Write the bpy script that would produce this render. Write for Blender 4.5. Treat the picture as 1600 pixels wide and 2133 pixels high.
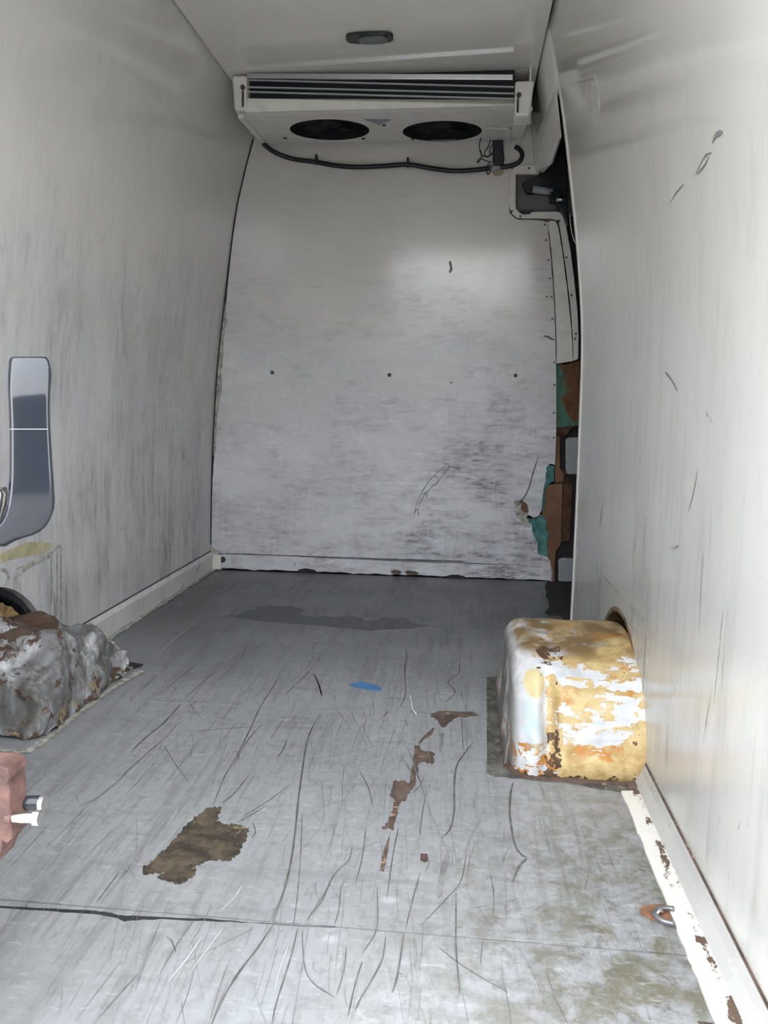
import bpy, bmesh, math, random
import numpy as np
from mathutils import Matrix, Vector, noise as mnoise

for o in list(bpy.data.objects):
    bpy.data.objects.remove(o)
SC = bpy.context.scene
COL = SC.collection
random.seed(7)

# ------------------------------------------------------------------ camera
# world: x to the right, y into the van, z up, van floor at z = 0
F, CX, CY = 1600.0, 800.0, 1066.5
CAMZ = 0.77
_d = np.array([968 - CX, 845 - CY, F]); _d /= np.linalg.norm(_d)
_r = np.array([1, 0.012, 0.0]); _r = _r - _d * (_r @ _d); _r /= np.linalg.norm(_r)
_n = np.cross(_d, _r)
R = np.stack([_r, _d, -_n])
CPOS = np.array([0, 0, CAMZ])
cam_data = bpy.data.cameras.new('camera')
cam = bpy.data.objects.new('camera', cam_data)
COL.objects.link(cam)
cam_data.sensor_fit = 'HORIZONTAL'
cam_data.sensor_width = 36.0
cam_data.lens = 36.0
cam_data.clip_start = 0.02
M4 = Matrix.Identity(4)
for i in range(3):
    M4[i][0] = R[i][0]; M4[i][1] = -R[i][1]; M4[i][2] = -R[i][2]; M4[i][3] = CPOS[i]
cam.matrix_world = M4
SC.camera = cam

# ------------------------------------------------------------------ sky, exposure
world = bpy.data.worlds.new('world'); SC.world = world
world.use_nodes = True
_bg = world.node_tree.nodes['Background']
_bg.inputs['Color'].default_value = (0.93, 0.965, 1.0, 1)
_bg.inputs['Strength'].default_value = 4.25
SC.view_settings.view_transform = 'Standard'
SC.view_settings.look = 'None'
SC.view_settings.gamma = 1.0
SC.view_settings.use_curve_mapping = False
SC.view_settings.exposure = 0.9

# ------------------------------------------------------------------ pixel -> place
def ray(u, v): return R @ np.array([(u - CX) / F, (v - CY) / F, 1.0])
def PY(u, v, Y): w = ray(u, v); return Vector(CPOS + w * (Y / w[1]))
def PZ(u, v, Z=0.0): w = ray(u, v); return Vector(CPOS + w * ((Z - CAMZ) / w[2]))
def PX(u, v, X): w = ray(u, v); return Vector(CPOS + w * (X / w[0]))

# ------------------------------------------------------------------ object helpers
def link(o, parent=None):
    COL.objects.link(o)
    if parent is not None:
        o.parent = parent
        o.matrix_parent_inverse = parent.matrix_world.inverted() if False else Matrix.Translation(-parent.location)
    return o
def mesh_obj(name, verts, faces, mat=None, parent=None, smooth=False):
    me = bpy.data.meshes.new(name)
    me.from_pydata([tuple(v) for v in verts], [], faces)
    me.update()
    bm = bmesh.new(); bm.from_mesh(me)
    bmesh.ops.recalc_face_normals(bm, faces=bm.faces)
    bm.to_mesh(me); bm.free()
    if smooth:
        for p in me.polygons: p.use_smooth = True
    o = bpy.data.objects.new(name, me)
    if mat: me.materials.append(mat)
    return link(o, parent)
def bm_obj(name, bm, mat=None, parent=None, smooth=False):
    me = bpy.data.meshes.new(name)
    bmesh.ops.recalc_face_normals(bm, faces=bm.faces)
    bm.to_mesh(me); bm.free()
    if smooth:
        for p in me.polygons: p.use_smooth = True
    o = bpy.data.objects.new(name, me)
    if mat: me.materials.append(mat)
    return link(o, parent)
def tag(o, label=None, cat=None, group=None, kind=None):
    if label: o['label'] = label
    if cat: o['category'] = cat
    if group: o['group'] = group
    if kind: o['kind'] = kind
    return o
def struct(o, label=None): return tag(o, label, None, None, 'structure')
def empty(name, loc):
    o = bpy.data.objects.new(name, None); o.location = loc; o.empty_display_size = 0.05
    COL.objects.link(o); return o
def bevel(o, w, seg=2, angle=35):
    m = o.modifiers.new('bevel', 'BEVEL'); m.width = w; m.segments = seg
    m.limit_method = 'ANGLE'; m.angle_limit = math.radians(angle)
    return o
def box(name, lo, hi, mat, parent=None, bev=0.0):
    x0, y0, z0 = lo; x1, y1, z1 = hi
    v = [(x0,y0,z0),(x1,y0,z0),(x1,y1,z0),(x0,y1,z0),(x0,y0,z1),(x1,y0,z1),(x1,y1,z1),(x0,y1,z1)]
    f = [(0,1,2,3),(4,5,6,7),(0,1,5,4),(1,2,6,5),(2,3,7,6),(3,0,4,7)]
    o = mesh_obj(name, v, f, mat, parent)
    if bev: bevel(o, bev)
    return o
def hexa(name, pts, mat, parent=None, bev=0.0):
    """8 points: bottom ring of 4, then top ring of 4"""
    f = [(0,1,2,3),(4,5,6,7),(0,1,5,4),(1,2,6,5),(2,3,7,6),(3,0,4,7)]
    o = mesh_obj(name, pts, f, mat, parent)
    if bev: bevel(o, bev)
    return o
def prism(name, pts, off, mat, parent=None, bev=0.0):
    """closed outline of 3D points, pushed along off"""
    n = len(pts); off = Vector(off)
    v = [Vector(p) for p in pts] + [Vector(p) + off for p in pts]
    f = [tuple(range(n)), tuple(range(2*n-1, n-1, -1))] + [(i, (i+1) % n, n+(i+1) % n, n+i) for i in range(n)]
    bm = bmesh.new()
    bv = [bm.verts.new(p) for p in v]
    for q in f: bm.faces.new([bv[i] for i in q])
    bmesh.ops.recalc_face_normals(bm, faces=bm.faces)
    big = [q for q in bm.faces if len(q.verts) > 4]
    bmesh.ops.triangulate(bm, faces=big)
    o = bm_obj(name, bm, mat, parent)
    if bev: bevel(o, bev)
    return o
def ragged(pts, amp, n=4, seed=1, closed=True):
    rnd = random.Random(seed); out = []
    m = len(pts)
    for i in range(m if closed else m-1):
        a = np.array(pts[i], float); b = np.array(pts[(i+1) % m], float)
        out.append(tuple(a))
        L = np.linalg.norm(b-a); k = max(1, min(n, int(L/4)))
        nrm = np.array([-(b-a)[1], (b-a)[0]])/(L+1e-6)
        for j in range(1, k):
            t = j/k + rnd.uniform(-.2, .2)/k
            out.append(tuple(a + (b-a)*t + nrm*rnd.uniform(-amp, amp)))
    if not closed: out.append(tuple(pts[-1]))
    return out
def smooth_pts(pts, n=6):
    """Catmull-Rom through 3D points"""
    p = [Vector(q) for q in pts]; p = [p[0]*2-p[1]] + p + [p[-1]*2-p[-2]]
    out = []
    for i in range(1, len(p)-2):
        for k in range(n):
            t = k/n
            out.append(0.5*((2*p[i]) + (-p[i-1]+p[i+1])*t + (2*p[i-1]-5*p[i]+4*p[i+1]-p[i+2])*t*t + (-p[i-1]+3*p[i]-3*p[i+1]+p[i+2])*t**3))
    out.append(p[-2]); return out
def tube_bm(bm, path, r, seg=10, cap=True):
    path = [Vector(p) for p in path]; rings = []
    up = Vector((0.13, 0.21, 1)).normalized()
    for i, p in enumerate(path):
        t = (path[min(i+1, len(path)-1)] - path[max(i-1, 0)]).normalized()
        a = t.cross(up)
        if a.length < 1e-3: a = t.cross(Vector((1, 0, 0)))
        a.normalize(); b = t.cross(a).normalized()
        rr = r[i] if isinstance(r, (list, tuple)) else r
        rings.append([bm.verts.new(p + (a*math.cos(2*math.pi*k/seg) + b*math.sin(2*math.pi*k/seg))*rr) for k in range(seg)])
    for i in range(len(rings)-1):
        for k in range(seg):
            bm.faces.new((rings[i][k], rings[i][(k+1) % seg], rings[i+1][(k+1) % seg], rings[i+1][k]))
    if cap:
        bm.faces.new(rings[0]); bm.faces.new(rings[-1])
def tube(name, path, r, mat, parent=None, seg=10):
    bm = bmesh.new(); tube_bm(bm, path, r, seg)
    return bm_obj(name, bm, mat, parent, True)
def disc(name, c, axis, r, h, mat, parent=None, seg=16, bev=0.0):
    """short round body from c along axis by h"""
    a = Vector(axis).normalized(); c = Vector(c)
    bm = bmesh.new(); tube_bm(bm, [c, c + a*h], r, seg)
    o = bm_obj(name, bm, mat, parent)
    if bev: bevel(o, bev)
    return o

# ------------------------------------------------------------------ materials
def newmat(name):
    m = bpy.data.materials.new(name); m.use_nodes = True
    nt = m.node_tree; return m, nt, nt.nodes['Principled BSDF']
class NT:
    def __init__(s, nt): s.nt = nt; s.L = nt.links
    def n(s, t, **kw):
        o = s.nt.nodes.new(t)
        for k, v in kw.items(): setattr(o, k, v)
        return o
    def coord(s):
        if not hasattr(s, '_c'): s._c = s.n('ShaderNodeTexCoord').outputs['Object']
        return s._c
    def mapped(s, scale=(1,1,1), loc=(0,0,0), rot=(0,0,0)):
        m = s.n('ShaderNodeMapping'); s.L.new(s.coord(), m.inputs['Vector'])
        m.inputs['Scale'].default_value = scale; m.inputs['Location'].default_value = loc; m.inputs['Rotation'].default_value = rot
        return m.outputs[0]
    def noise(s, sc, scale=(1,1,1), loc=(0,0,0), detail=4, rough=.55, dist=0, rot=(0,0,0)):
        t = s.n('ShaderNodeTexNoise'); s.L.new(s.mapped(scale, loc, rot), t.inputs['Vector'])
        t.inputs['Scale'].default_value = sc; t.inputs['Detail'].default_value = detail
        t.inputs['Roughness'].default_value = rough; t.inputs['Distortion'].default_value = dist
        return t.outputs['Fac']
    def ramp(s, fac, lo, hi, a=0.0, b=1.0):
        r = s.n('ShaderNodeMapRange'); s.put(fac, r.inputs['Value'])
        r.inputs['From Min'].default_value = lo; r.inputs['From Max'].default_value = hi
        r.inputs['To Min'].default_value = a; r.inputs['To Max'].default_value = b
        return r.outputs[0]
    def put(s, v, sock):
        if isinstance(v, (int, float)): sock.default_value = v
        elif isinstance(v, tuple): sock.default_value = v if len(v) == 4 else (*v, 1)
        else: s.L.new(v, sock)
    def math(s, op, a, b=0.0, clamp=False):
        m = s.n('ShaderNodeMath', operation=op); m.use_clamp = clamp
        s.put(a, m.inputs[0]); s.put(b, m.inputs[1]); return m.outputs[0]
    def mul(s, a, b): return s.math('MULTIPLY', a, b)
    def add(s, a, b): return s.math('ADD', a, b)
    def mx(s, fac, a, b):
        m = s.n('ShaderNodeMix', data_type='RGBA')
        s.put(fac, m.inputs[0]); s.put(a, m.inputs[6]); s.put(b, m.inputs[7]); return m.outputs[2]
    def axis(s, k):
        if not hasattr(s, '_x'):
            s._x = s.n('ShaderNodeSeparateXYZ'); s.L.new(s.coord(), s._x.inputs[0])
        return s._x.outputs[k]
    def bump(s, h, strength, dist=0.01):
        b = s.n('ShaderNodeBump'); s.put(h, b.inputs['Height'])
        b.inputs['Strength'].default_value = strength; b.inputs['Distance'].default_value = dist
        return b.outputs[0]
    def spot(s, c, r, soft=.5):
        """1 inside an ellipsoid round c with radii r, fading out"""
        m = s.n('ShaderNodeVectorMath', operation='SUBTRACT'); s.L.new(s.coord(), m.inputs[0]); m.inputs[1].default_value = c
        d = s.n('ShaderNodeVectorMath', operation='DIVIDE'); s.L.new(m.outputs[0], d.inputs[0]); d.inputs[1].default_value = r
        l = s.n('ShaderNodeVectorMath', operation='LENGTH'); s.L.new(d.outputs[0], l.inputs[0])
        return s.ramp(l.outputs['Value'], 1.0, 1.0 - soft)
def simple(name, col, rough=.5, metal=0.0, var=.15, sc=20, coat=0.0, bump=0.0):
    m, nt, b = newmat(name); g = NT(nt)
    f = g.noise(sc)
    dark = tuple(c*(1-var) for c in col); lite = tuple(min(1, c*(1+var)) for c in col)
    g.put(g.mx(g.ramp(f, .3, .7), dark, lite), b.inputs['Base Color'])
    g.put(g.ramp(g.noise(sc*2.3), .3, .7, rough*.85, min(1, rough*1.15)), b.inputs['Roughness'])
    b.inputs['Metallic'].default_value = metal
    b.inputs['Coat Weight'].default_value = coat
    if bump: g.put(g.bump(g.noise(sc*3), bump, .004), b.inputs['Normal'])
    return m

def wall_mat(name, base, dirt, low, streak, hi_z, wave=.35, dirt_amt=.8, rlow=.30, rhigh=.10, pale=None, fade=.7):
    """glossy lining sheet: wavy, scuffed grey below hi_z, streaked along 'streak' scale"""
    m, nt, b = newmat(name); g = NT(nt)
    z = g.axis(2)
    lowm = g.ramp(g.add(z, g.ramp(g.noise(1.7, detail=3), .3, .7, -.2, .2)), hi_z + fade*.5, hi_z - fade*.5)
    blotch = g.ramp(g.noise(3.6, tuple(.55 + .45*c for c in streak), loc=(1.7, 2.2, .4), detail=9, rough=.66), .42, .66)
    big = g.ramp(g.noise(1.5, loc=(.3, 4.2, 2.4), detail=3), .38, .62)
    fine = g.ramp(g.noise(70, streak, loc=(3.1, .7, 1.3), detail=5, rough=.7), .42, .64)
    mid = g.ramp(g.noise(22, streak, loc=(9.1, .2, .3), detail=7, rough=.7), .47, .66)
    d = g.add(g.mul(blotch, g.add(g.mul(fine, .55), .30)), g.mul(mid, g.add(g.mul(fine, .35), .22)))
    d = g.mul(d, g.add(g.mul(big, .6), .4))
    d = g.mul(g.mul(d, g.add(g.mul(lowm, .88), .11)), dirt_amt)
    d = g.math('ADD', d, 0.0, True)
    tone = g.mx(lowm, base, low)
    tone = g.mx(g.ramp(g.noise(1.1, loc=(5, 1, 2)), .35, .7, 0, .4), tone, tuple(c*.87 for c in low))
    col = g.mx(d, tone, dirt)
    if pale:
        pl = g.mul(g.ramp(g.noise(55, streak, loc=(7, 7, 7), detail=6, rough=.7), .54, .66), lowm)
        pl = g.mul(pl, g.ramp(g.noise(3, loc=(2, 9, 6), detail=4), .4, .6))
        col = g.mx(g.mul(pl, .75), col, pale)
        cross = g.mul(g.ramp(g.noise(60, (1, 1, .1), loc=(2, 5, 1), detail=5, rough=.7), .55, .66), lowm)
        col = g.mx(g.mul(cross, .28), col, pale)
    spk = g.ramp(g.noise(60, (1, 1, .35), detail=2), .735, .78)
    col = g.mx(g.mul(spk, g.mul(lowm, .5)), col, tuple(c*.6 for c in dirt))
    g.put(col, b.inputs['Base Color'])
    g.put(g.add(g.ramp(lowm, 0, 1, rhigh, rlow), g.mul(d, .3)), b.inputs['Roughness'])
    b.inputs['Specular IOR Level'].default_value = .62
    wv = g.noise(2.6, (1, 1, .7), detail=1.5, rough=.4)
    h = g.add(g.mul(wv, wave), g.mul(mid, .004))
    g.put(g.bump(h, .5, .02), b.inputs['Normal'])
    return m

M = {}
M['wall_l'] = wall_mat('left_lining', (.77, .75, .71), (.17, .165, .17), (.68, .675, .68), (1, 1, .14), 1.0, dirt_amt=1.05, fade=.9, rhigh=.06, wave=.10)
M['wall_r'] = wall_mat('right_lining', (.68, .66, .61), (.27, .26, .24), (.61, .605, .585), (1, 1, .10), .8, dirt_amt=1.0, rlow=.17, rhigh=.04, fade=1.0, wave=.08)
M['ceil'] = wall_mat('ceiling_lining', (.80, .78, .73), (.3, .3, .3), (.80, .78, .73), (1, .3, 1), -3, wave=.03, rhigh=.06)
M['bulk'] = wall_mat('bulkhead_lining', (.76, .72, .67), (.17, .165, .19), (.76, .77, .82), (.26, 1, 1), .95, wave=.08, dirt_amt=1.45, rlow=.30, rhigh=.13, pale=(.89, .90, .95), fade=1.0)
M['trim'] = simple('cove_trim', (.64, .64, .63), .3, var=.1, sc=6)
M['coveg'] = simple('grey_cove', (.47, .47, .455), .28, var=.12, sc=5)
M['cap'] = simple('white_plastic', (.77, .75, .70), .35, var=.08)
M['black'] = simple('black_rubber', (.012, .014, .022), .45, var=.3)
M['blackgloss'] = simple('black_plastic', (.02, .022, .03), .25, var=.2)
M['dark'] = simple('dark_void', (.02, .02, .026), .8, var=.3)
M['void'] = simple('fan_shadow', (.006, .007, .010), .7, var=.3)
M['fanblade'] = simple('fan_blade', (.006, .007, .011), .8, var=.3)
M['alu'] = simple('aluminium', (.62, .64, .67), .32, metal=1.0, var=.06)
M['slat'] = simple('grey_slat', (.42, .43, .44), .4, var=.1)
M['fin'] = simple('cooling_fins', (.008, .010, .017), .6, var=.3, sc=90)
M['steel'] = simple('zinc_steel', (.72, .72, .70), .25, metal=1.0, var=.1, sc=40)
M['rustred'] = simple('rusty_red_steel', (.085, .042, .035), .65, var=.5, sc=60, bump=.3)
M['dullsteel'] = simple('dull_steel', (.20, .20, .21), .4, metal=.6, var=.25, sc=40)
M['rustbrown'] = simple('brown_rust', (.22, .105, .06), .75, var=.35, sc=50)
M['screw'] = simple('dark_screw', (.05, .048, .045), .5, var=.3, sc=90)
M['greyplate'] = simple('grey_plate', (.33, .36, .40), .4, var=.08)
M['recess'] = simple('grey_recess', (.20, .20, .205), .55, var=.12, sc=8)
M['board'] = simple('brown_board', (.20, .105, .06), .8, var=.25, sc=9)
M['boarddark'] = simple('dark_brown_foam', (.085, .045, .025), .9, var=.55, sc=22, bump=.6)
M['teal'] = simple('teal_foam', (.075, .22, .21), .8, var=.4, sc=28, bump=.6)
M['tape'] = simple('blue_tape', (.05, .18, .42), .5, var=.1)
M['whitewire'] = simple('white_wire', (.75, .75, .72), .4)
M['scratch'] = simple('scratch_dark', (.105, .098, .092), .7, var=.5, sc=30)
M['scratch_soft'] = simple('scratch_grey', (.20, .197, .195), .6, var=.35, sc=30)
M['scratch_white'] = simple('scratch_white', (.52, .52, .51), .5)
M['stain'] = simple('dark_stain', (.062, .066, .078), .45, var=.2, sc=14)
M['ground'] = simple('concrete', (.36, .355, .34), .9, var=.2, sc=8)
M['yard'] = simple('dark_brick', (.11, .095, .085), .85, var=.3, sc=3)
M['shell'] = simple('van_skin', (.06, .06, .065), .7)

def foam_mat():
    m, nt, b = newmat('green_brown_foam'); g = NT(nt)
    f = g.ramp(g.noise(9, (1, 1, .6), detail=5, dist=.5), .47, .53)
    c = g.mx(f, (.16, .075, .03), (.08, .19, .13))
    c = g.mx(g.ramp(g.noise(40, (1, 1, .4)), .5, .75), c, (.05, .03, .02))
    g.put(c, b.inputs['Base Color']); b.inputs['Roughness'].default_value = .8
    g.put(g.bump(g.noise(40), .5, .004), b.inputs['Normal']); return m
M['foam'] = foam_mat()

def floor_mat():
    m, nt, b = newmat('worn_grey_vinyl'); g = NT(nt)
    y = g.axis(1); x = g.axis(0)
    base = g.mx(g.ramp(g.noise(2.0, detail=5), .35, .65), (.255, .263, .275), (.33, .34, .35))
    # streaks of rubbed-in dirt along the van
    st = g.ramp(g.noise(10, (1.6, .16, 1), detail=8, rough=.7), .50, .68)
    st2 = g.ramp(g.noise(26, (2.2, .12, 1), loc=(4, 2, 0), detail=6, rough=.72), .52, .66)
    patch = g.ramp(g.noise(1.8, loc=(2, 7, 0), detail=4), .38, .62)
    d = g.mul(g.add(g.mul(st, .55), g.mul(st2, .5)), g.add(g.mul(patch, .75), .25))
    c = g.mx(d, base, (.125, .12, .115))
    # cross scuffs, loaded goods turned round
    cs = g.ramp(g.noise(14, (.25, 1.4, 1), loc=(9, 1, 0), detail=7, rough=.7), .54, .70)
    c = g.mx(g.mul(cs, .5), c, (.15, .15, .155))
    # floor tone darkens towards the front; mottled olive dirt in the rear right corner
    fr = g.math('ADD', g.ramp(g.add(y, g.ramp(g.noise(3), .3, .7, -.12, .12)), 1.9, 2.7, 0, .85), 0.0, True)
    c = g.mx(fr, c, (.080, .085, .098))
    rr = g.mul(g.ramp(g.add(x, g.mul(g.ramp(y, 1.0, 1.7), -.25)), -.20, .24), g.ramp(y, 1.75, 1.25))
    ol = g.ramp(g.noise(13, detail=8, rough=.72, dist=.4), .44, .60)
    c = g.mx(g.mul(g.mul(rr, ol), .95), c, (.125, .115, .075))
    ol2 = g.ramp(g.noise(31, loc=(2, 6, 0), detail=8, rough=.75), .50, .62)
    c = g.mx(g.mul(g.mul(rr, ol2), .8), c, (.10, .095, .07))
    gr = g.ramp(g.noise(9, (1, 1, 1), loc=(4, 4, 4), detail=7, rough=.7), .60, .74)
    c = g.mx(g.mul(gr, .4), c, (.14, .135, .11))
    mt = g.ramp(g.noise(55, (1, .7, 1), loc=(6, 2, 1), detail=8, rough=.75), .50, .68)
    c = g.mx(g.mul(mt, .55), c, (.15, .147, .14))
    lt = g.ramp(g.noise(48, (.5, 1.6, 1), loc=(1, 2, 6), detail=6, rough=.7), .56, .68)
    c = g.mx(g.mul(lt, .35), c, (.50, .51, .52))
    hl = g.ramp(g.noise(120, (1.5, .035, 1), loc=(3, 3, 3), detail=3, rough=.6, rot=(0, 0, .10)), .62, .70)
    c = g.mx(g.mul(hl, .6), c, (.13, .127, .125))
    # pale rubbed spots
    v = g.n('ShaderNodeTexVoronoi'); g.L.new(g.mapped((1, 1.6, 1)), v.inputs['Vector']); v.inputs['Scale'].default_value = 7
    sp = g.mul(g.ramp(v.outputs['Distance'], .13, .07), g.ramp(g.noise(3.3, loc=(1, 8, 3)), .52, .56))
    c = g.mx(g.mul(sp, .3), c, (.55, .56, .58))
    g.put(c, b.inputs['Base Color'])
    g.put(g.add(g.ramp(g.noise(5), .3, .7, .30, .44), g.mul(d, .25)), b.inputs['Roughness'])
    h = g.add(g.mul(st2, -.3), g.mul(g.noise(70, (1, .3, 1)), .4))
    g.put(g.bump(h, .25, .003), b.inputs['Normal'])
    return m
M['floor'] = floor_mat()

def worn_mat():
    m, nt, b = newmat('exposed_plywood'); g = NT(nt)
    c = g.mx(g.ramp(g.noise(22, detail=7, rough=.7), .42, .6), (.035, .027, .02), (.11, .085, .055))
    c = g.mx(g.ramp(g.noise(24, (1, 1, 1), loc=(2, 2, 2), detail=8, rough=.75), .60, .66), c, (.30, .22, .13))
    g.put(c, b.inputs['Base Color']); b.inputs['Roughness'].default_value = .85
    g.put(g.bump(g.noise(60, detail=5), .7, .004), b.inputs['Normal']); return m
M['worn'] = worn_mat()
def worn2_mat():
    m, nt, b = newmat('exposed_backing'); g = NT(nt)
    c = g.mx(g.ramp(g.noise(25, detail=6), .4, .6), (.065, .043, .034), (.13, .09, .07))
    c = g.mx(g.ramp(g.noise(30, (1, 2, 1), loc=(5, 2, 2)), .62, .68), c, (.34, .24, .15))
    g.put(c, b.inputs['Base Color']); b.inputs['Roughness'].default_value = .85
    return m
M['worn2'] = worn2_mat()
def edge_dirt_mat():
    m, nt, b = newmat('dirty_floor_edge'); g = NT(nt)
    c = g.mx(g.ramp(g.noise(18, detail=8, rough=.75), .42, .62), (.06, .056, .05), (.17, .165, .15))
    c = g.mx(g.ramp(g.noise(60, detail=5, rough=.7, loc=(2, 1, 0)), .60, .66), c, (.42, .41, .37))
    g.put(c, b.inputs['Base Color']); b.inputs['Roughness'].default_value = .7
    g.put(g.bump(g.noise(50, detail=5), .5, .004), b.inputs['Normal']); return m
M['edgedirt'] = edge_dirt_mat()

def lip_mat():
    m, nt, b = newmat('chipped_white_lip'); g = NT(nt)
    x = g.axis(0)
    band = g.spot((.362, 1.2, .01), (.026, 9, 9), .9)
    f = g.ramp(g.add(g.noise(16, (1, .55, 1), detail=8, rough=.72), g.mul(band, .16)), .665, .69)
    c = g.mx(g.ramp(g.noise(8), .3, .7), (.74, .72, .68), (.66, .64, .59))
    c = g.mx(f, c, (.115, .075, .055))
    g.put(c, b.inputs['Base Color']); b.inputs['Roughness'].default_value = .4
    return m
M['lip'] = lip_mat()

def arch_mat(name, right):
    """flaking white paint over ochre primer over rust, on a pressed steel arch"""
    m, nt, b = newmat(name); g = NT(nt)
    z = g.axis(2); x = g.axis(0)
    white = g.mx(g.ramp(g.noise(14, detail=5), .35, .65), (.50, .51, .53), (.70, .71, .73))
    na = g.noise(26 if right else 22, (.40, 1, 1.6) if right else (1, 1, 1), detail=6, rough=.6, dist=.5)
    n2 = g.noise(30, (1, 1, 1), loc=(3, 1, 7), detail=7, rough=.68)
    n1 = g.add(g.mul(na, .58), g.mul(n2, .42))
    n3 = g.noise(9, (1, 1, 1), loc=(8, 5, 2), detail=6, rough=.6)
    if right:
        side = g.ramp(x, .20, .23)                       # ribbed rear face, away from the dented corner
        low = g.ramp(z, .085, .055)
        mid = g.spot((.205, 1.55, .12), (.02, .4, .14), .6)
        oc = g.add(g.add(g.mul(side, .085), g.mul(low, .07)), g.mul(mid, .13))
        top = g.ramp(z, .212, .228)
        oc = g.add(oc, g.mul(top, .05))
        ochre = g.ramp(g.add(n1, oc), .572, .580)
        yel = g.mx(g.ramp(n2, .38, .60), (.42, .27, .10), (.60, .46, .23))
        yel = g.mx(g.mul(g.ramp(g.add(g.noise(12, loc=(1, 1, 4)), g.mul(low, .06)), .55, .60), 1.0), yel, (.50, .22, .05))
        c = g.mx(ochre, white, yel)
        blue = g.mul(g.spot((.158, 1.53, .115), (.022, .3, .07), .7), g.ramp(n2, .35, .55))
        c = g.mx(g.mul(blue, .8), c, (.40, .58, .66))
        ycirc = g.spot((.166, 1.57, .178), (.026, .2, .028), .15)
        c = g.mx(ycirc, c, (.60, .50, .28))
        c = g.mx(g.mul(top, g.ramp(n3, .38, .55)), c, (.20, .13, .055))
        rust = g.ramp(g.add(g.add(n2, g.mul(g.spot((.205, 1.58, .225), (.045, .3, .05), .5), .17)), g.add(g.mul(g.spot((.20, 1.5, .045), (.022, .3, .09), .5), .14), g.mul(g.ramp(z, .02, .0), .22))), .655, .68)
        c = g.mx(rust, c, (.085, .048, .025))
        c = g.mx(g.mul(g.ramp(x, .135, .115), g.ramp(n3, .35, .5)), c, (.17, .155, .14))
    else:
        ochre = g.ramp(g.add(n1, g.mul(g.ramp(z, .09, .0), .06)), .60, .615)
        c = g.mx(g.ramp(n3, .34, .56), white, (.20, .20, .21))
        c = g.mx(g.mul(g.ramp(g.noise(11, (1, 1, .35), loc=(2, 2, 8), detail=8, rough=.72), .44, .58), .85), c, (.09, .085, .075))
        c = g.mx(ochre, c, (.30, .23, .13))
        rust = g.ramp(g.add(n2, g.add(g.mul(g.spot((-1.09, 1.80, .20), (.14, .2, .055), .6), .20), g.mul(g.ramp(z, .03, .0), .12))), .585, .60)
        c = g.mx(rust, c, g.mx(n3, (.045, .034, .026), (.12, .07, .045)))
    g.put(c, b.inputs['Base Color']); b.inputs['Roughness'].default_value = .45
    h = g.add(g.mul(n1, .6), g.mul(n2, .5))
    g.put(g.bump(h, .6, .006), b.inputs['Normal'])
    return m
M['arch_r'] = arch_mat('flaking_paint_right', True)
M['arch_l'] = arch_mat('flaking_paint_left', False)
M['rust'] = simple('rust_flange', (.26, .17, .075), .8, var=.6, sc=45, bump=.5)
M['rustd'] = simple('rust_flange_dark', (.17, .115, .055), .85, var=.6, sc=45, bump=.5)
M['sealant'] = simple('grubby_sealant', (.40, .39, .35), .7, var=.5, sc=60, bump=.4)
M['yellowfilm'] = simple('yellowed_glue', (.46, .42, .27), .6, var=.2, sc=30)
M['handle'] = simple('handle_black_gloss', (.012, .015, .022), .10, var=.05)
M['sticker'] = simple('clear_sticker', (.66, .65, .61), .3, var=.05)
M['badge'] = simple('blue_grey_badge', (.24, .28, .34), .3, var=.05)
M['lens'] = simple('lamp_lens', (.10, .12, .13), .12, var=.1)

# ================================================================== STRUCTURE
YR, YB = 0.74, 3.41           # rear edge of the floor, bulkhead face
LP = [(-1.160,-.02),(-1.158,.10),(-1.150,.35),(-1.135,.64),(-1.110,.94),(-1.068,1.25),(-1.022,1.56),(-.985,1.72),(-.935,1.89),(-.897,1.975)]
RP = [(.389,-.02),(.390,.27),(.388,.69),(.382,1.0),(.360,1.235),(.328,1.46),(.282,1.74),(.232,1.975)]
CZ = 1.95

def profile_wall(name, prof, y0, y1, thick, mat, cut=None):
    pr = smooth_pts([(x, 0, z) for x, z in prof], 4)
    pr = [(p.x, p.z) for p in pr]
    pts = [(x, y0, z) for x, z in pr] + [(x + thick, y0, z) for x, z in reversed(pr)]
    n = len(pts)
    bm = bmesh.new()
    a = [bm.verts.new(p) for p in pts]; c = [bm.verts.new((p[0], y1, p[2])) for p in pts]
    k = n//2
    for i in range(n): bm.faces.new((a[i], a[(i+1) % n], c[(i+1) % n], c[i]))
    for ring in (a, c):
        for i in range(k-1): bm.faces.new((ring[i], ring[i+1], ring[n-2-i], ring[n-1-i]))
    o = bm_obj(name, bm, mat)
    if cut:
        cy, r, x0, x1 = cut
        cb = bmesh.new(); tube_bm(cb, [(x0, cy, 0), (x1, cy, 0)], r, 48)
        co = bm_obj('cutter', cb)
        md = o.modifiers.new('cut', 'BOOLEAN'); md.object = co; md.operation = 'DIFFERENCE'; md.solver = 'EXACT'
        bpy.context.view_layer.update()
        ev = o.evaluated_get(bpy.context.evaluated_depsgraph_get())
        me = bpy.data.meshes.new_from_object(ev)
        o.modifiers.clear(); o.data = me
        bpy.data.objects.remove(co)
    for p in o.data.polygons: p.use_smooth = False
    return o

wall_left = struct(profile_wall('wall_left', LP, YR, YB + .02, -.03, M['wall_l'], (1.70, .315, -1.4, -1.0)), 'scuffed off-white left lining of the van')
wall_right = struct(profile_wall('wall_right', RP, YR, 2.66, .02, M['wall_r'], (1.865, .283, .3, .6)), 'glossy off-white right lining of the van')
for w in (wall_left, wall_right):
    for p in w.data.polygons: p.use_smooth = True
    w.data.set_sharp_from_angle(angle=math.radians(30))
# ceiling: a slab with a dark open joint along both walls
ceiling = struct(box('ceiling', (-.889, YR, CZ), (.226, YB + .03, CZ + .03), M['ceil']), 'glossy off-white ceiling lining')
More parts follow.
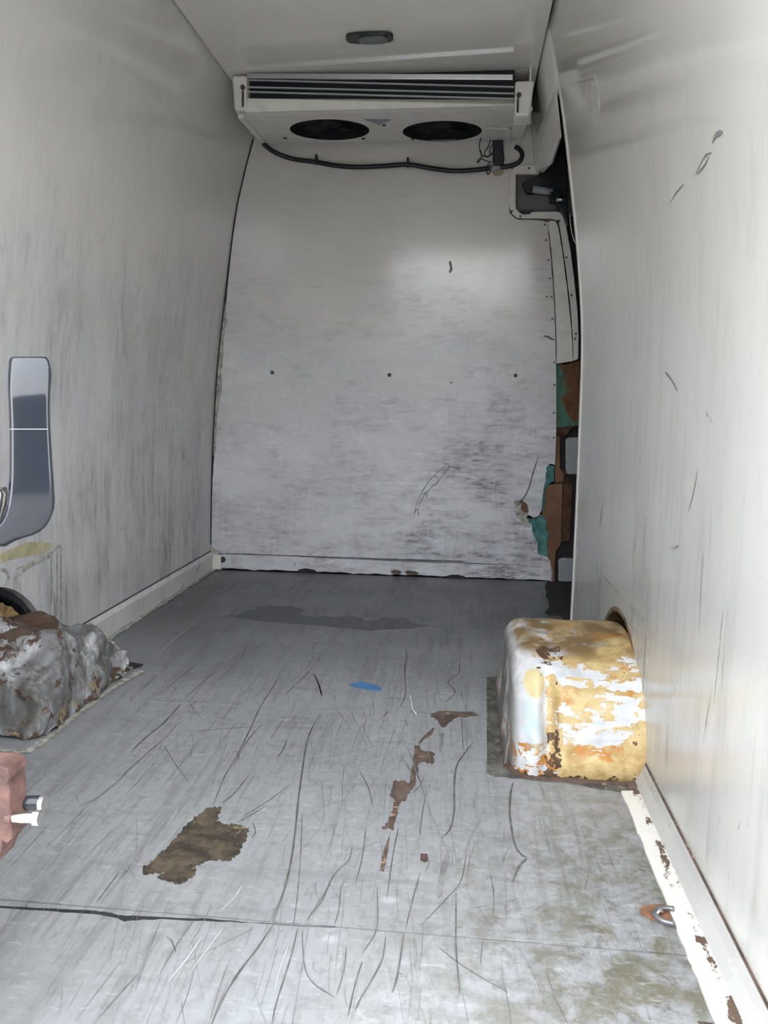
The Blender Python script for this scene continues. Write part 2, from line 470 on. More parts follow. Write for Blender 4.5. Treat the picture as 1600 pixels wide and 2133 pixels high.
# floor: dark base with four vinyl panels
floor = struct(box('floor', (-1.23, YR, -.05), (.62, 3.5, -.006), M['dark']), 'worn grey van floor')
seams = [YR, 1.034, 1.851, 2.628, YB - .004]
for i in range(4):
    a, c = seams[i] + (.0022 if i else 0), seams[i+1] - .0012
    xr = .345 if i < 3 else .385
    box('floor_panel', (-1.164, a, -.006), (xr, c, 0.0), M['floor'], floor)

# shell round the lining, ground outside, closed left rear door, rear frame
def quad_shell():
    x0, x1, y0, y1, z0, z1 = -1.30, .66, YR - .04, 3.62, -.12, 2.06
    v = [(x0,y0,z0),(x1,y0,z0),(x1,y1,z0),(x0,y1,z0),(x0,y0,z1),(x1,y0,z1),(x1,y1,z1),(x0,y1,z1)]
    f = [(0,1,2,3),(4,5,6,7),(1,2,6,5),(2,3,7,6),(3,0,4,7)]
    o = mesh_obj('wall_outer', v, f, M['shell'])
    md = o.modifiers.new('solid', 'SOLIDIFY'); md.thickness = .01; md.offset = 1
    return o
struct(quad_shell(), 'dark outer skin of the van')
struct(box('ground', (-14, -14, -.72), (14, 14, -.70), M['ground']), 'pale concrete outside the van')
struct(box('wall_yard', (-16, -9.3, -.72), (16, -9, 2.7), M['yard'], None), 'dark building across the yard behind the van')
struct(prism('trim_3', [Vector((x + .004, YR - .035, z)) for x, z in [(.389, -.1)] + RP[1:]] + [Vector((.24, YR - .035, 2.05)), Vector((.65, YR - .035, 2.05)), Vector((.65, YR - .035, -.1))], (0, .045, 0), M['coveg']), 'right rear door post')
struct(box('trim_4', (-1.29, YR - .035, 1.90), (.25, YR, 2.05), M['trim']), 'rear door header')

# ---------------------------------------------------------------- bulkhead
B = YB
def bp(pts, Y=B): return [PY(u, v, Y) for u, v in pts]
right_edge = [(1140,462),(1146,510),(1150,560),(1154,620),(1157,700),(1159,790),(1159,900),(1156,968)]
damage = [(1155,968),(1146,966),(1138,974),(1137,997),(1133,1015),(1131,1029),(1129,1058),(1124,1073),(1111,1079),(1101,1073),(1092,1077),(1099,1085),(1108,1092),(1108,1104),(1112,1117),(1121,1131),(1121,1152)]
left_in = [(438,1158)]
top_l = [( -.925, 1.945)]
pts = []
lp = [(p.x, p.z) for p in smooth_pts([(x, 0, z) for x, z in LP], 4) if .07 < p.z < 1.93]
pts += [Vector((x + .004 + (.010*max(0, math.sin((z-.55)*6)) if .55 < z < 1.07 else 0) + random.uniform(0, .003), B, z)) for x, z in lp]
pts += [Vector((-.90, B, CZ - .004)), Vector((.245, B, CZ - .004))]
pts += bp([(1064, 345), (1060, 380), (1060, 430), (1063, 442), (1070, 451), (1082, 455), (1110, 456)])
pts += bp(right_edge) + bp(ragged(damage, 1.2, 3, 3, False)[1:])
pts += bp([(1122,1156),(1000,1180),(900,1175)])[:0]
zb = .078
pts += [Vector((PY(1122,1154,B).x, B, zb)), Vector((-1.154, B, zb))]
wall_front = struct(prism('wall_front', pts, (0, .012, 0), M['bulk']), 'scuffed off-white front bulkhead')
backing = box('backing_board', (-1.2, B + .05, -.05), (.64, B + .06, 2.0), M['dark'], wall_front)
# kick strip along the foot of the bulkhead
ks = [(473,1151)] 
kp = [Vector((-1.12, B - .004, .075)), Vector((-.6, B - .004, .0745)), Vector((.0, B - .004, .073))] + bp([(1121,1154),(1140,1160),(1147,1170),(1148,1190),(1148,1213)], B - .004)
kp[-1].z = .002
kl = [Vector((x, B - .004, .004 + random.uniform(-.002, .006))) for x in np.linspace(.38, -1.12, 46)]
bf = struct(prism('baseboard_front', kp + kl[1:], (0, .012, 0), M['bulk'], None), 'pale kick strip along the foot of the bulkhead')
box('corner_block', (-1.158, B - .012, .002), (-1.105, B + .01, .072), M['cap'], bf, .003)
prism('sealant_smear', [Vector((x, B - .004, z)) for x, z in [(-1.158,.12),(-1.14,.10),(-1.12,.088),(-1.095,.08),(-1.10,.072),(-1.158,.07)]], (0, .003, 0), M['sealant'], wall_front)
disc('rubber_plug', (-1.098, B - .01, .05), (0, 1, 0), .014, .012, M['screw'], bf)
for (u, v, w) in [(825,1192,24),(858,1194,30),(640,1190,40),(950,1203,46)]:
    p = [(u-w/2,v-3),(u-w/6,v-6),(u+w/4,v-4),(u+w/2,v),(u+w/3,v+4),(u-w/3,v+3)]
    prism('chip', bp(ragged(p, 1.2, 3, u), B - .0048), (0, .002, 0), M['worn2'] if w < 35 else M['dark'], bf)
# screws
for (u, v, r) in [(567,776,4),(811,781,4),(1074,782,4)]:
    disc('screw', PY(u, v, B - .003), (0, 1, 0), r*B/F, .006, M['screw'], wall_front, 12)
for (u, v) in [(1135,468),(1138,500),(1143,542),(1146,580),(1149,618),(1139,618),(1151,664),(1155,755),(1155,802),(1154,860),(1154,912),(940,797)]:
    disc('rivet', PY(u, v, B - .002), (0, 1, 0), 1.9*B/F, .004, M['screw'], wall_front, 8)
# dark joint with crumbled edge down the left corner
jl = [(-1.152,.10)] 
lpv = [(p.x, p.z) for p in smooth_pts([(x, 0, z) for x, z in LP], 8) if .09 < p.z < 1.90]
jp = [Vector((x - .004, B - .001, z)) for x, z in lpv]
jr = []
for x, z in reversed(lpv):
    w = .005 + (.014*math.exp(-((z-.92)/.25)**2) + random.uniform(0, .006)*(1 if .45 < z < 1.3 else .2))
    jr.append(Vector((x + w, B - .001, z)))
prism('corner_joint', jp + jr, (0, .001, 0), M['dark'], wall_front)
jp2 = [Vector((x + .006, B - .0014, z)) for x, z in lpv if .5 < z < 1.25]
jr2 = [Vector((x + .012 + .014*math.exp(-((z-.9)/.25)**2) + random.uniform(-.004, .006), B - .0014, z)) for x, z in reversed(lpv) if .5 < z < 1.25]
prism('crumbling_sealant', jp2 + jr2, (0, .001, 0), M['sealant'], wall_front)

# marks on surfaces: thin ribbons
def ribbons(name, lines, mat, parent, place, eps, kind='stuff'):
    bm = bmesh.new()
    for pts2, w in lines:
        P = [place(u, v) for u, v in pts2]
        if len(P) > 2: P = smooth_pts(P, 4)
        n = len(P); side = []
        for i, p in enumerate(P):
            t = P[min(i+1, n-1)] - P[max(i-1, 0)]
            nrm = Vector(eps).normalized()
            s = t.cross(nrm)
            if s.length < 1e-9: s = Vector((1, 0, 0))
            s.normalize()
            dep = max(.3, p.y)
            k = w*dep/F*.5*(.25 + .75*min(1, min(i, n-1-i)/max(1, n*.12)))*random.uniform(.65, 1.2)
            side.append((bm.verts.new(p + s*k + Vector(eps)), bm.verts.new(p - s*k + Vector(eps))))
        for i in range(n-1):
            bm.faces.new((side[i][0], side[i][1], side[i+1][1], side[i+1][0]))
    o = bm_obj(name, bm, mat, parent)
    if kind: o['kind'] = kind
    return o
onB = lambda u, v: PY(u, v, B)
ribbons('scuff_lines', [([(862,1078),(868,1050),(885,1015),(905,990),(932,966)], 1.5),([(866,1068),(885,1030),(915,1000),(938,968)], 1.5),
    ([(895,1000),(905,992),(915,998),(908,1010),(897,1008)], 1.5),([(925,966),(935,968),(934,978),(922,980)], 1.4),([(880,1030),(890,1025),(888,1040)], 1.5),
    ([(862,1070),(870,1060),(872,1075)], 2),([(636,597),(678,598)], 1.5),([(675,670),(720,673)], 1.2),([(885,696),(940,705)], 1.6),([(985,970),(1060,972)], 1.2),
    ([(624,898),(629,860)], 1.2),([(572,766),(620,767)], 1.0),([(937,543),(940,560),(936,568)], 5),([(842,645),(870,646)], 1.5),
    ([(650,478),(652,490)], 1.5),([(920,597),(990,560)], 1.0),([(1060,556),(1100,559)], 1.3),([(1105,560),(1140,561)], 2.0)], M['scratch_soft'], wall_front, onB, (0, -.0009, 0))
ribbons('crack', [([(1122,950),(1110,985),(1100,1020),(1085,1045),(1076,1055)], 2.2),([(1132,701),(1140,701),(1148,706),(1155,708)], 3.0),([(472,1151),(700,1162),(900,1170),(1092,1177)], 2.0),([(1092,1178),(1130,1181)], 3)], M['scratch'], wall_front, onB, (0, -.006, 0))
prism('broken_edge', bp(ragged([(1070,1045),(1085,1040),(1098,1052),(1102,1066),(1096,1078),(1108,1092),(1095,1095),(1080,1080),(1072,1065)], 2, 3, 9), B - .0012), (0, .001, 0), M['sealant'], wall_front)
prism('exposed_rust', bp(ragged([(1084,1042),(1098,1050),(1102,1066),(1092,1068),(1085,1058)], 1.5, 3, 4), B - .0026), (0, .001, 0), M['board'], wall_front)

# stuff right of the bulkhead panel: exposed foam, boards, plates
def cp(p): return [(1040 + x/3.81, 740 + y/3.81) for x, y in p]
prism('foam_panel', bp(cp([(450,60),(520,72),(580,52),(640,40),(640,560),(540,568),(455,575)]), B + .02), (0, .02, 0), M['foam'], wall_front, .003)
tp = [(200,1270),(230,1290),(262,1297),(300,1290),(330,1260),(360,1290),(376,1312),(370,1380),(396,1410),(380,1500),(386,1595),(340,1600),(290,1570),(240,1400)]
prism('teal_foam', bp(ragged(cp(tp), .8, 3, 5), B + .016), (0, .02, 0), M['teal'], wall_front, .002)
tp = [(330,870),(438,880),(438,1000),(395,1020),(365,1085),(355,1230),(320,1240),(320,1000)]
prism('teal_foam', bp(ragged(cp(tp), .8, 3, 6), B + .016), (0, .02, 0), M['teal'], wall_front, .002)
prism('brown_board', bp(cp([(340,1030),(505,1020),(498,1300),(490,1500),(450,1560),(442,1640),(442,1800),(400,1800),(350,1600),(340,1400)]), B + .022), (0, .02, 0), M['board'], wall_front, .002)
prism('rotten_board', bp(ragged(cp([(508,1020),(540,960),(580,1040),(560,1440),(555,1470),(490,1480),(498,1300)]), 1, 3, 8), B + .03), (0, .015, 0), M['boarddark'], wall_front)
prism('rusty_strip', bp(ragged(cp([(440,575),(620,560),(556,600),(546,625),(500,652),(484,700),(482,900),(530,935),(512,1010),(440,1022),(430,800)]), .7, 3, 2), B + .026), (0, .015, 0), M['boarddark'], wall_front)
prism('rusty_strip', bp(ragged(cp([(446,640),(478,640),(482,900),(512,940),(512,1000),(446,1010)]), .5, 3, 2), B + .022), (0, .015, 0), M['board'], wall_front)
prism('white_post_foot', bp(cp([(402,1640),(424,1700),(420,1800),(402,1800)]), B + .01), (0, .02, 0), M['sealant'], wall_front)

# sliding door behind: dark inner skin with two grey plates
door_2 = struct(box('door_2', (.56, 2.55, -.02), (.60, 3.58, 1.98), M['shell']), 'dark inside of the closed sliding door')
def rrect(u0, v0, u1, v1, r, n=4):
    out = []
    for cx, cy, a0 in ((u1-r, v0+r, -90), (u1-r, v1-r, 0), (u0+r, v1-r, 90), (u0+r, v0+r, 180)):
        for k in range(n+1):
            a = math.radians(a0 + 90*k/n); out.append((cx + r*math.cos(a), cy + r*math.sin(a)))
    return out
for (u0, v0, u1, v1) in [(1181,914,1215,985),(1166,1165,1193,1211)]:
    pr = prism('plate_rim', bp(rrect(u0-2.5, v0-2.5, u1+2.5, v1+2.5, 7), B + .034), (0, .008, 0), M['sealant'], door_2)
    prism('grey_plate', bp(rrect(u0, v0, u1, v1, 6), B + .0325), (0, .006, 0), M['greyplate'], pr)
box('sill_step', (.40, 2.67, -.055), (.56, 3.46, -.02), M['dark'], door_2)

# ---------------------------------------------------------------- aperture mouldings on the right of the bulkhead
inner = [(1140,462),(1147,520),(1151,570),(1155,630),(1158,700),(1159,758)]
inner_r = [(1194,752),(1192,700),(1187,640),(1180,580),(1172,520),(1163,465),(1160,458)]
t1 = struct(prism('trim_1', bp(inner + inner_r, B - .003), (0, .012, 0), M['cap'], None, .002), 'pale filler strip beside the bulkhead panel')
mo = [(1060,343),(1060,430),(1063,442),(1071,451),(1083,456),(1140,457),(1157,460),(1163,470),(1172,520),(1180,580),(1187,640),(1192,700),(1194,752)]
mi = [(1205,748),(1206,700),(1203,640),(1197,580),(1189,520),(1180,470),(1176,452),(1170,442),(1160,440),(1082,441),(1076,436),(1075,430),(1075,362),(1124,362),(1124,343)]
t2 = struct(prism('trim_2', bp(mo + mi, B - .014), (0, .025, 0), M['cap'], None, .004), 'pale moulding framing the recess and door opening')
for (u, v) in [(1067,350),(1066,440),(1102,350),(1084,450),(1165,460),(1180,536),(1191,615),(1200,695),(1198,706)]:
    disc('screw', PY(u, v, B - .016), (0, 1, 0), 2.1*B/F, .004, M['screw'], t2, 8)
ribbons('panel_joint', [(mo[1:], 2.4), (inner, 2.0), (inner_r, 2.2)], M['dark'], wall_front, lambda u, v: PY(u, v, B - .0146), (0, -.0006, 0), None)
# the recess behind it
rc = [PY(1070, 350, B + .045), PY(1215, 350, B + .045), PY(1215, 450, B + .045), PY(1070, 450, B + .045)]
prism('recess_back', rc, (0, .005, 0), M['recess'], wall_front)
rs = [PY(1075, 362, B + .008), PY(1075, 440, B + .008), PY(1190, 441, B + .008)]
prism('recess_ledge', [PY(1076,441,B), PY(1168,443,B), PY(1168,443,B)+Vector((0,.045,0)), PY(1076,441,B)+Vector((0,.045,0))], (0, 0, -.006), M['recess'], wall_front)
prism('torn_flap', [PY(1079,441,B-.012), PY(1110,438,B-.012), PY(1104,446,B-.018), PY(1090,447,B-.018)], (0, .004, .002), M['screw'], t2)
prism('upper_panel', bp([(1062,240),(1130,240),(1135,345),(1062,345)], B + .004), (0, .006, 0), M['cap'], wall_front)

up = [(x, z) for x, z in [(p.x, p.z) for p in smooth_pts([(x, 0, z) for x, z in RP], 6)] if z > 1.755]
uv = [(x, y, z) for x, z in up for y in (2.66, B + .02)]
uw = mesh_obj('upper_lining', uv, [(2*i, 2*i+1, 2*i+3, 2*i+2) for i in range(len(up)-1)], M['wall_r'], wall_right, True)
sm = uw.modifiers.new('solid', 'SOLIDIFY'); sm.thickness = .01; sm.offset = 0
# corner cover between unit and right wall
P1, P2, P3, P4 = PY(1107,238,3.36), PY(1132,178,3.10), PY(1158,155,2.74), PY(1161,200,2.72)
P5, P5b = PY(1121,357,3.385), PY(1117,343,3.39)
P6, P7, P8 = PY(1170,285,2.80), PY(1152,340,3.10), PY(1134,358,3.36)
cv = [P1, P2, P3, P4, P5, P5b, P6, P7, P8]
cover = mesh_obj('trim_5', cv, [(0,1,2,3,4,5),(3,6,7,8,4)], M['cap'])
sm = cover.modifiers.new('solid', 'SOLIDIFY'); sm.thickness = .008; sm.offset = -1
struct(cover, 'folded pale corner cover above the recess')

# sliding door runner mechanism in the recess
mech = empty('door_runner', PY(1150, 420, 3.33))
tag(mech, 'black sliding door runner arm in the recess at the top right', 'mechanism')
prism('bracket', [PY(u, v, 3.36) for u, v in [(1088,380),(1135,362),(1168,310),(1180,330),(1184,470),(1174,446),(1160,424),(1150,405),(1120,400),(1098,402)]], (0, .04, 0), M['black'], mech, .004)
tube('roller', [PY(1110, 394, 3.35), PY(1152, 400, 3.35)], [.015, .014], M['greyplate'], mech, 12)
box('carriage', tuple(PY(1146, 420, 3.33)), tuple(PY(1172, 398, 3.33) + Vector((0, .04, 0))), M['blackgloss'], mech, .003)
tube('pin', [PY(1159, 415, 3.32), PY(1180, 416, 3.32)], .008, M['alu'], mech, 10)
tube('guide_rod', smooth_pts([PY(1187, 440, 3.30), PY(1189, 470, 3.30), PY(1193, 490, 3.30), PY(1199, 508, 3.30)], 4), .0022, M['steel'], mech, 6)

# ---------------------------------------------------------------- right wall edging and marks
RPs = [(p.x, p.z) for p in smooth_pts([(x, 0, z) for x, z in RP], 6)]
def edge_strip(name, y0, y1, d0, d1, mat, zmax=1.80):
    pr = [(x, z) for x, z in RPs if z < zmax and z > 0]
    n = len(pr); v = []
    for x, z in pr:
        for yy, dd in ((y0, d0), (y1, d0), (y1, d1), (y0, d1)): v.append((x - dd, yy, z))
    f = []
    for i in range(n-1):
        for k in range(4): f.append((4*i+k, 4*i+(k+1) % 4, 4*i+4+(k+1) % 4, 4*i+4+k))
    f += [(0,1,2,3), (4*n-4, 4*n-3, 4*n-2, 4*n-1)]
    return mesh_obj(name, v, f, mat, wall_right)
edge_strip('edge_trim', 2.645, 2.668, -.022, .003, M['cap'])
edge_strip('edge_seal', 2.668, 2.676, -.02, .000, M['black'])
def onR(u, v):
    """point of the right lining seen at a pixel"""
    x = .389
    for _ in range(12):
        p = PX(u, v, x)
        x = float(np.interp(p.z, [q[1] for q in RPs], [q[0] for q in RPs]))
    return PX(u, v, x)
LPs = [(p.x, p.z) for p in smooth_pts([(x, 0, z) for x, z in LP], 6)]
def onL(u, v):
    x = -1.15
    for _ in range(12):
        p = PX(u, v, x)
        x = float(np.interp(p.z, [q[1] for q in LPs], [q[0] for q in LPs]))
    return PX(u, v, x)
k5 = lambda pts: [(1180 + x*.328, y*.328) for x, y in pts]
k8 = lambda pts: [(1180 + x*.469, 700 + y*.469) for x, y in pts]
ribbons('scuff_lines', [(k5([(660,1290),(700,1225),(750,1165)]), 3),(k5([(690,1240),(755,1170)]), 2),(k5([(820,1115),(850,1050),(890,985),(930,970)]), 3),
    (k5([(830,1110),(880,1050),(910,990)]), 4),(k5([(890,975),(925,880)]), 2),(k5([(930,905),(950,860),(995,838)]), 10),(k5([(780,1150),(800,1110)]), 2),
    (k5([(678,1595),(676,1640)]), 2.2),(k5([(378,1872),(378,1908)]), 2.2),(k5([(236,2040),(236,2070)]), 2.2),(k5([(140,1870),(158,1867)]), 3),
    (k8([(440,160),(465,190),(495,243)]), 4),(k8([(465,148),(490,210)]), 1.6),(k8([(415,250),(440,315)]), 2.2),(k8([(427,235),(457,330)]), 2.2),
    (k8([(585,590),(570,680),(545,780)]), 3),(k8([(610,960),(600,1120),(590,1340)]), 2.0),(k8([(625,940),(600,1090)]), 1.5),(k8([(450,1760),(452,1780)]), 2.5)],
    M['scratch_soft'], wall_right, onR, (-.0012, 0, 0))
ribbons('rub_marks', [(k8([(165,730),(155,790),(150,835)]), 5),(k8([(167,665),(165,690)]), 2),(k8([(455,935),(480,940),(500,932)]), 5),(k8([(620,325),(632,365),(650,380)]), 4),
    (k8([(160,1060),(220,1130),(290,1210),(350,1275)]), 4),(k8([(355,1280),(350,1400),(342,1560),(325,1720),(312,1880)]), 4),(k8([(158,990),(155,1060),(140,1160),(133,1260)]), 2.5),
    (k8([(150,1070),(145,1180),(140,1270)]), 1.6),(k8([(170,1120),(240,1220),(330,1340)]), 1.6),(k8([(50,1215),(64,1290)]), 2),(k8([(640,1600),(625,1700),(612,1800)]), 3),
    (k8([(700,1200),(680,1400),(655,1650)]), 2.5),(k8([(720,1190),(700,1420),(690,1600)]), 2)], M['sealant'], wall_right, onR, (-.0012, 0, 0))

# left wall marks and the patched panel round the left arch
kL = lambda pts: [(x*.35, y*.35) for x, y in pts]
ribbons('scuff_lines', [(kL([(591,345),(592,380)]), 4.5),(kL([(944,690),(944,715)]), 3),(kL([(1233,960),(1233,980)]), 2),(kL([(397,1785),(397,1812)]), 4.5),(kL([(768,1880),(768,1900)]), 3),
    (kL([(1074,1975),(1074,1998)]), 2.5),(kL([(1215,1600),(1214,1640)]), 1.6),(kL([(260,660),(315,738)]), 2),(kL([(265,1015),(245,1048)]), 1.6),(kL([(10,250),(8,280)]), 4),
    (kL([(440,480),(445,495)]), 3),(kL([(125,1910),(90,1998)]), 2),(kL([(395,1580),(412,1581)]), 1.6),(kL([(580,1685),(584,1688)]), 2),(kL([(1400,1130),(1400,1145)]), 2),
    ([(125,1042),(128,1065)], 4),([(120,1090),(118,1130)], 2),([(243,930),(244,1120)], 2),([(250,960),(252,1000)], 3),([(270,980),(272,1010)], 3),([(240,1100),(300,1104)], 1.4),([(300,1147),(410,1150)], 1.4)],
    M['scratch_soft'], wall_left, onL, (.0012, 0, 0))
k6 = lambda pts: [(x*.2875, 1100 + y*.2875) for x, y in pts]
ribbons('sealant_seam', [(k6([(90,380),(140,330),(230,260),(340,215),(380,175),(430,130),(440,200),(440,450),(442,740)]), 8),(k6([(370,190),(372,420),(360,700)]), 7),
    (k6([(350,170),(345,200),(250,240),(110,300)]), 6),(k6([(0,300),(40,310),(60,380),(20,420)]), 8),(k6([(410,150),(412,430),(405,700)]), 5)], M['sealant'], wall_left, onL, (.002, 0, 0))
gp = k6([(0,185),(110,140),(190,105),(300,100),(370,115),(370,150),(300,185),(200,200),(100,225),(0,255)])
gv = [onL(u, v) + Vector((.0012, 0, 0)) for u, v in ragged(gp, 1.5, 3, 3)]
prism('glue_residue', gv, (-.001, 0, 0), M['yellowfilm'], wall_left)

# ---------------------------------------------------------------- coves along the floor
def cove(name, prof, y0, y1, mat, parent=None):
    n = len(prof)
    bm = bmesh.new()
    a = [bm.verts.new((x, y0, z)) for x, z in prof]; c = [bm.verts.new((x, y1, z)) for x, z in prof]
    for i in range(n): bm.faces.new((a[i], a[(i+1) % n], c[(i+1) % n], c[i]))
    bm.faces.new(a); bm.faces.new(c)
    return bm_obj(name, bm, mat, parent)
bl = struct(cove('baseboard_left', [(-1.158,.006),(-1.164,.0),(-1.148,.0),(-1.146,.012),(-1.143,.07),(-1.148,.085),(-1.157,.086)], 2.135, YB, M['trim']), 'pale skirting along the left wall')
cove('joint_shadow_strip', [(-1.157,.084),(-1.157,.089),(-1.1535,.088),(-1.1535,.084)], 2.135, YB, M['screw'], bl)
ep = []
for y in np.linspace(2.14, YB, 40): ep.append(Vector((-1.148 + .018 + random.uniform(-.005, .006), y, .001)))
prism('flaking_paint_strip', [Vector((-1.15, 2.14, .001)), *ep, Vector((-1.15, YB, .001))], (0, 0, .003), M['sealant'], bl)
sp_ = ragged([(330,1262),(352,1240),(380,1215),(440,1186),(470,1184),(440,1196),(420,1202),(400,1222),(372,1232),(360,1250)], 2.5, 4, 12)
prism('dark_stain', [PZ(u, v, .0006) for u, v in sp_], (0, 0, -.0004), M['stain'], floor)
br = struct(cove('baseboard_right', [(.3665,.001),(.3665,.006),(.372,.016),(.380,.030),(.3845,.046),(.3885,.046),(.3885,.001)], YR, 1.535, M['coveg']), 'pale cove along the right wall')
# chipped lip in cracked lengths
ys = [YR, .905, 1.01, 1.085, 1.175, 1.345, 1.50]
for i in range(len(ys)-1):
    a, c = ys[i] + .0012, ys[i+1] - .0012
    j = [random.uniform(-.001, .002) for _ in range(8)]
    v = []
    m_ = 6
    for q in range(m_+1):
        y = a + (c-a)*q/m_
        e = random.uniform(-.0012, .0016)
        v += [(.3345 + e, y, .0), (.3345 + e, y, .0045), (.352, y, .0065), (.368, y, .0085), (.368, y, .0)]
    f = []
    for q in range(m_):
        for k in range(5): f.append((5*q+k, 5*q+(k+1) % 5, 5*q+5+(k+1) % 5, 5*q+5+k))
    f += [(0,1,2,3,4), tuple(5*m_+k for k in range(5))]
    mesh_obj('lip', v, f, M['lip'], br)
cove('wall_gap', [(.3862,.046),(.3862,.0492),(.3895,.0492),(.3895,.046)], YR, 1.535, M['worn2'], br)

# ---------------------------------------------------------------- floor wear
c2 = lambda p: [(200 + x/2.724, 1350 + y/2.724) for x, y in p]
c3 = lambda p: [(650 + x/2.667, 1350 + y/2.667) for x, y in p]
c4 = lambda p: [(400 + x/1.905, 1040 + y/1.905) for x, y in p]
def patch(name, pts, mat, amp=1.5, seed=1, z=.0007, n=5):
    return prism(name, [PZ(u, v, z) for u, v in ragged(pts, amp, n, seed)], (0, 0, -.0005), mat, floor)
patch('peeled_patch', c2([(640,905),(712,900),(685,985),(780,1000),(872,1015),(845,1100),(790,1190),(740,1205),(640,1205),(565,1235),(562,1290),(480,1340),(345,1300),(390,1270),(270,1285),(265,1240),(340,1190),(420,1110),(520,990)]), M['worn'], 3.0, 3, n=9)
patch('peeled_patch', c3([(700,350),(890,355),(880,378),(790,390),(735,440),(715,435),(700,400),(655,375)]), M['worn2'], 1.5, 4)
patch('peeled_patch', c3([(570,540),(600,540),(615,570),(680,580),(675,640),(600,635),(580,700),(575,760),(545,790),(525,840),(490,860),(455,1010),(385,1000),(420,970),(460,850),(430,820),(455,735),(510,735),(540,750),(560,620)]), M['worn2'], 2.4, 5, n=8)
patch('peeled_patch', c3([(436,1010),(425,1120),(400,1240),(380,1235),(390,1150),(415,1080)]), M['worn2'], 1.2, 6)
patch('peeled_patch', c3([(680,440),(665,480),(620,510),(590,540),(600,510),(640,470)]), M['worn2'], 1.0, 7)
patch('peeled_patch', c3([(705,465),(735,470),(725,560),(705,580),(712,520)]), M['scratch_soft'], 1.0, 8)
patch('peeled_patch', c3([(605,1140),(640,1140),(645,1180),(625,1190),(600,1175)]), M['worn2'], 1.0, 8)
patch('peeled_patch', c3([(650,362),(900,352),(930,375),(700,384)]), M['edgedirt'], 1.5, 9, .0005)
patch('dark_stain', c4([(120,462),(180,460),(230,440),(290,425),(400,422),(445,440),(420,458),(500,465),(650,465),(705,485),(770,468),(850,472),(870,490),(935,500),(870,512),(680,518),(520,500),(300,485)]), M['stain'], 1.8, 3)
patch('rotted_edge', cp([(365,1805),(440,1805),(600,1800),(600,2133),(565,2133),(520,2110),(480,2070),(440,2068),(360,2050),(395,2000),(372,1900)]), M['dark'], 2.0, 3)
patch('chipped_seam', c2([(-545,1462),(-300,1475),(0,1490),(70,1500),(140,1515),(250,1520),(420,1528),(650,1535),(860,1556),(650,1548),(420,1538),(270,1538),(160,1550),(150,1545),(120,1530),(0,1508),(-300,1488),(-545,1472)]), M['dark'], .8, 3)
patch('chipped_seam', c2([(860,1554),(1000,1560),(1180,1574),(1360,1578),(1360,1584),(1180,1580),(1000,1566)]), M['scratch'], .5, 3)
patch('torn_corner', [(1452,2126),(1466,2128),(1486,2131),(1486,2140),(1462,2138)], M['worn'], .8, 3)
# dirty cut-out edge round the right arch
patch('dirty_edge', [(1014,1410),(1052,1408),(1055,1500),(1052,1570),(1064,1590),(1100,1612),(1200,1625),(1322,1628),(1326,1652),(1290,1650),(1200,1634),(1090,1622),(1030,1618),(1014,1610)], M['edgedirt'], 1.6, 3)
prism('raised_flange', [PZ(u, v, .0045) for u, v in ragged([(1048,1415),(1058,1415),(1053,1500),(1052,1570),(1062,1592),(1100,1614),(1320,1630),(1320,1636),(1094,1620),(1048,1594),(1045,1500)], .8, 4, 4)], (0, 0, -.004), M['worn2'], floor)
patch('sealant_edge', k6([(-40,1590),(60,1605),(180,1600),(240,1570),(300,1520),(420,1440),(560,1330),(700,1220),(830,1130),(960,1050),(1010,1030),(1045,1035),(1000,1065),(880,1130),(760,1210),(640,1310),(500,1410),(370,1520),(280,1590),(220,1625),(100,1622),(-40,1610)]), M['sealant'], 1.2, 3, .002)
patch('corner_hole', k6([(850,930),(900,965),(1040,985),(1020,1010),(960,1020)]), M['dark'], .8, 3)

S2 = [([(1050,145),(1000,230),(935,330),(870,470),(800,610),(730,730),(690,830),(665,890)],2.6),([(1270,380),(1220,470),(1190,570),(1170,700),(1150,850),(1135,1000),(1120,1130),(1090,1290),(1050,1430),(1000,1550)],4),
 ([(995,1585),(920,1700),(820,1830),(720,1990),(650,2150)],5),([(1145,1590),(1110,1740),(1060,1900),(1020,2030),(995,2150)],3.2),([(480,320),(380,430),(280,510),(195,595)],3.4),([(390,510),(300,590),(190,690),(110,770),(0,855),(-100,900)],2.6),
 ([(950,425),(850,540),(780,670)],2),([(860,730),(790,820),(720,880)],3),([(960,900),(860,960),(800,990)],2.6),([(1170,1600),(1175,1720),(1190,1830),(1240,1910),(1362,1990)],2.2),([(135,1270),(60,1370),(0,1450)],2.4),
 ([(250,1840),(130,1970),(0,2120)],2),([(1240,145),(1265,210),(1283,275)],2.6),([(1215,130),(1130,210),(1070,270)],1.8),([(700,120),(600,200),(500,290)],2),([(640,30),(500,150),(350,270)],1.8),([(1085,520),(1060,580),(1030,620)],3),
 ([(1130,600),(1100,665)],3),([(1090,1060),(1050,1110)],3),([(890,990),(905,1050),(880,1080)],3),([(480,880),(468,935)],3),([(330,970),(290,975)],4),([(440,970),(455,975)],4),([(600,1390),(575,1388)],6),([(720,1340),(740,1338)],4),
 ([(310,1380),(370,1390)],4),([(980,1485),(1020,1486)],4),([(400,1640),(430,1665),(455,1730)],2.4),([(150,1590),(150,1620)],3),([(1300,1000),(1298,1100)],1.6),([(1170,940),(1160,1200),(1140,1430),(1118,1600)],1.6),
 ([(1070,1120),(1060,1240)],2),([(1330,1340),(1260,1450),(1190,1560)],2),([(1100,780),(960,880),(830,960)],1.6),([(885,1580),(850,1690)],2),([(560,800),(480,880)],1.6),([(200,1080),(60,1115)],2),([(210,1090),(240,1088)],5),([(65,880),(75,910)],5)]
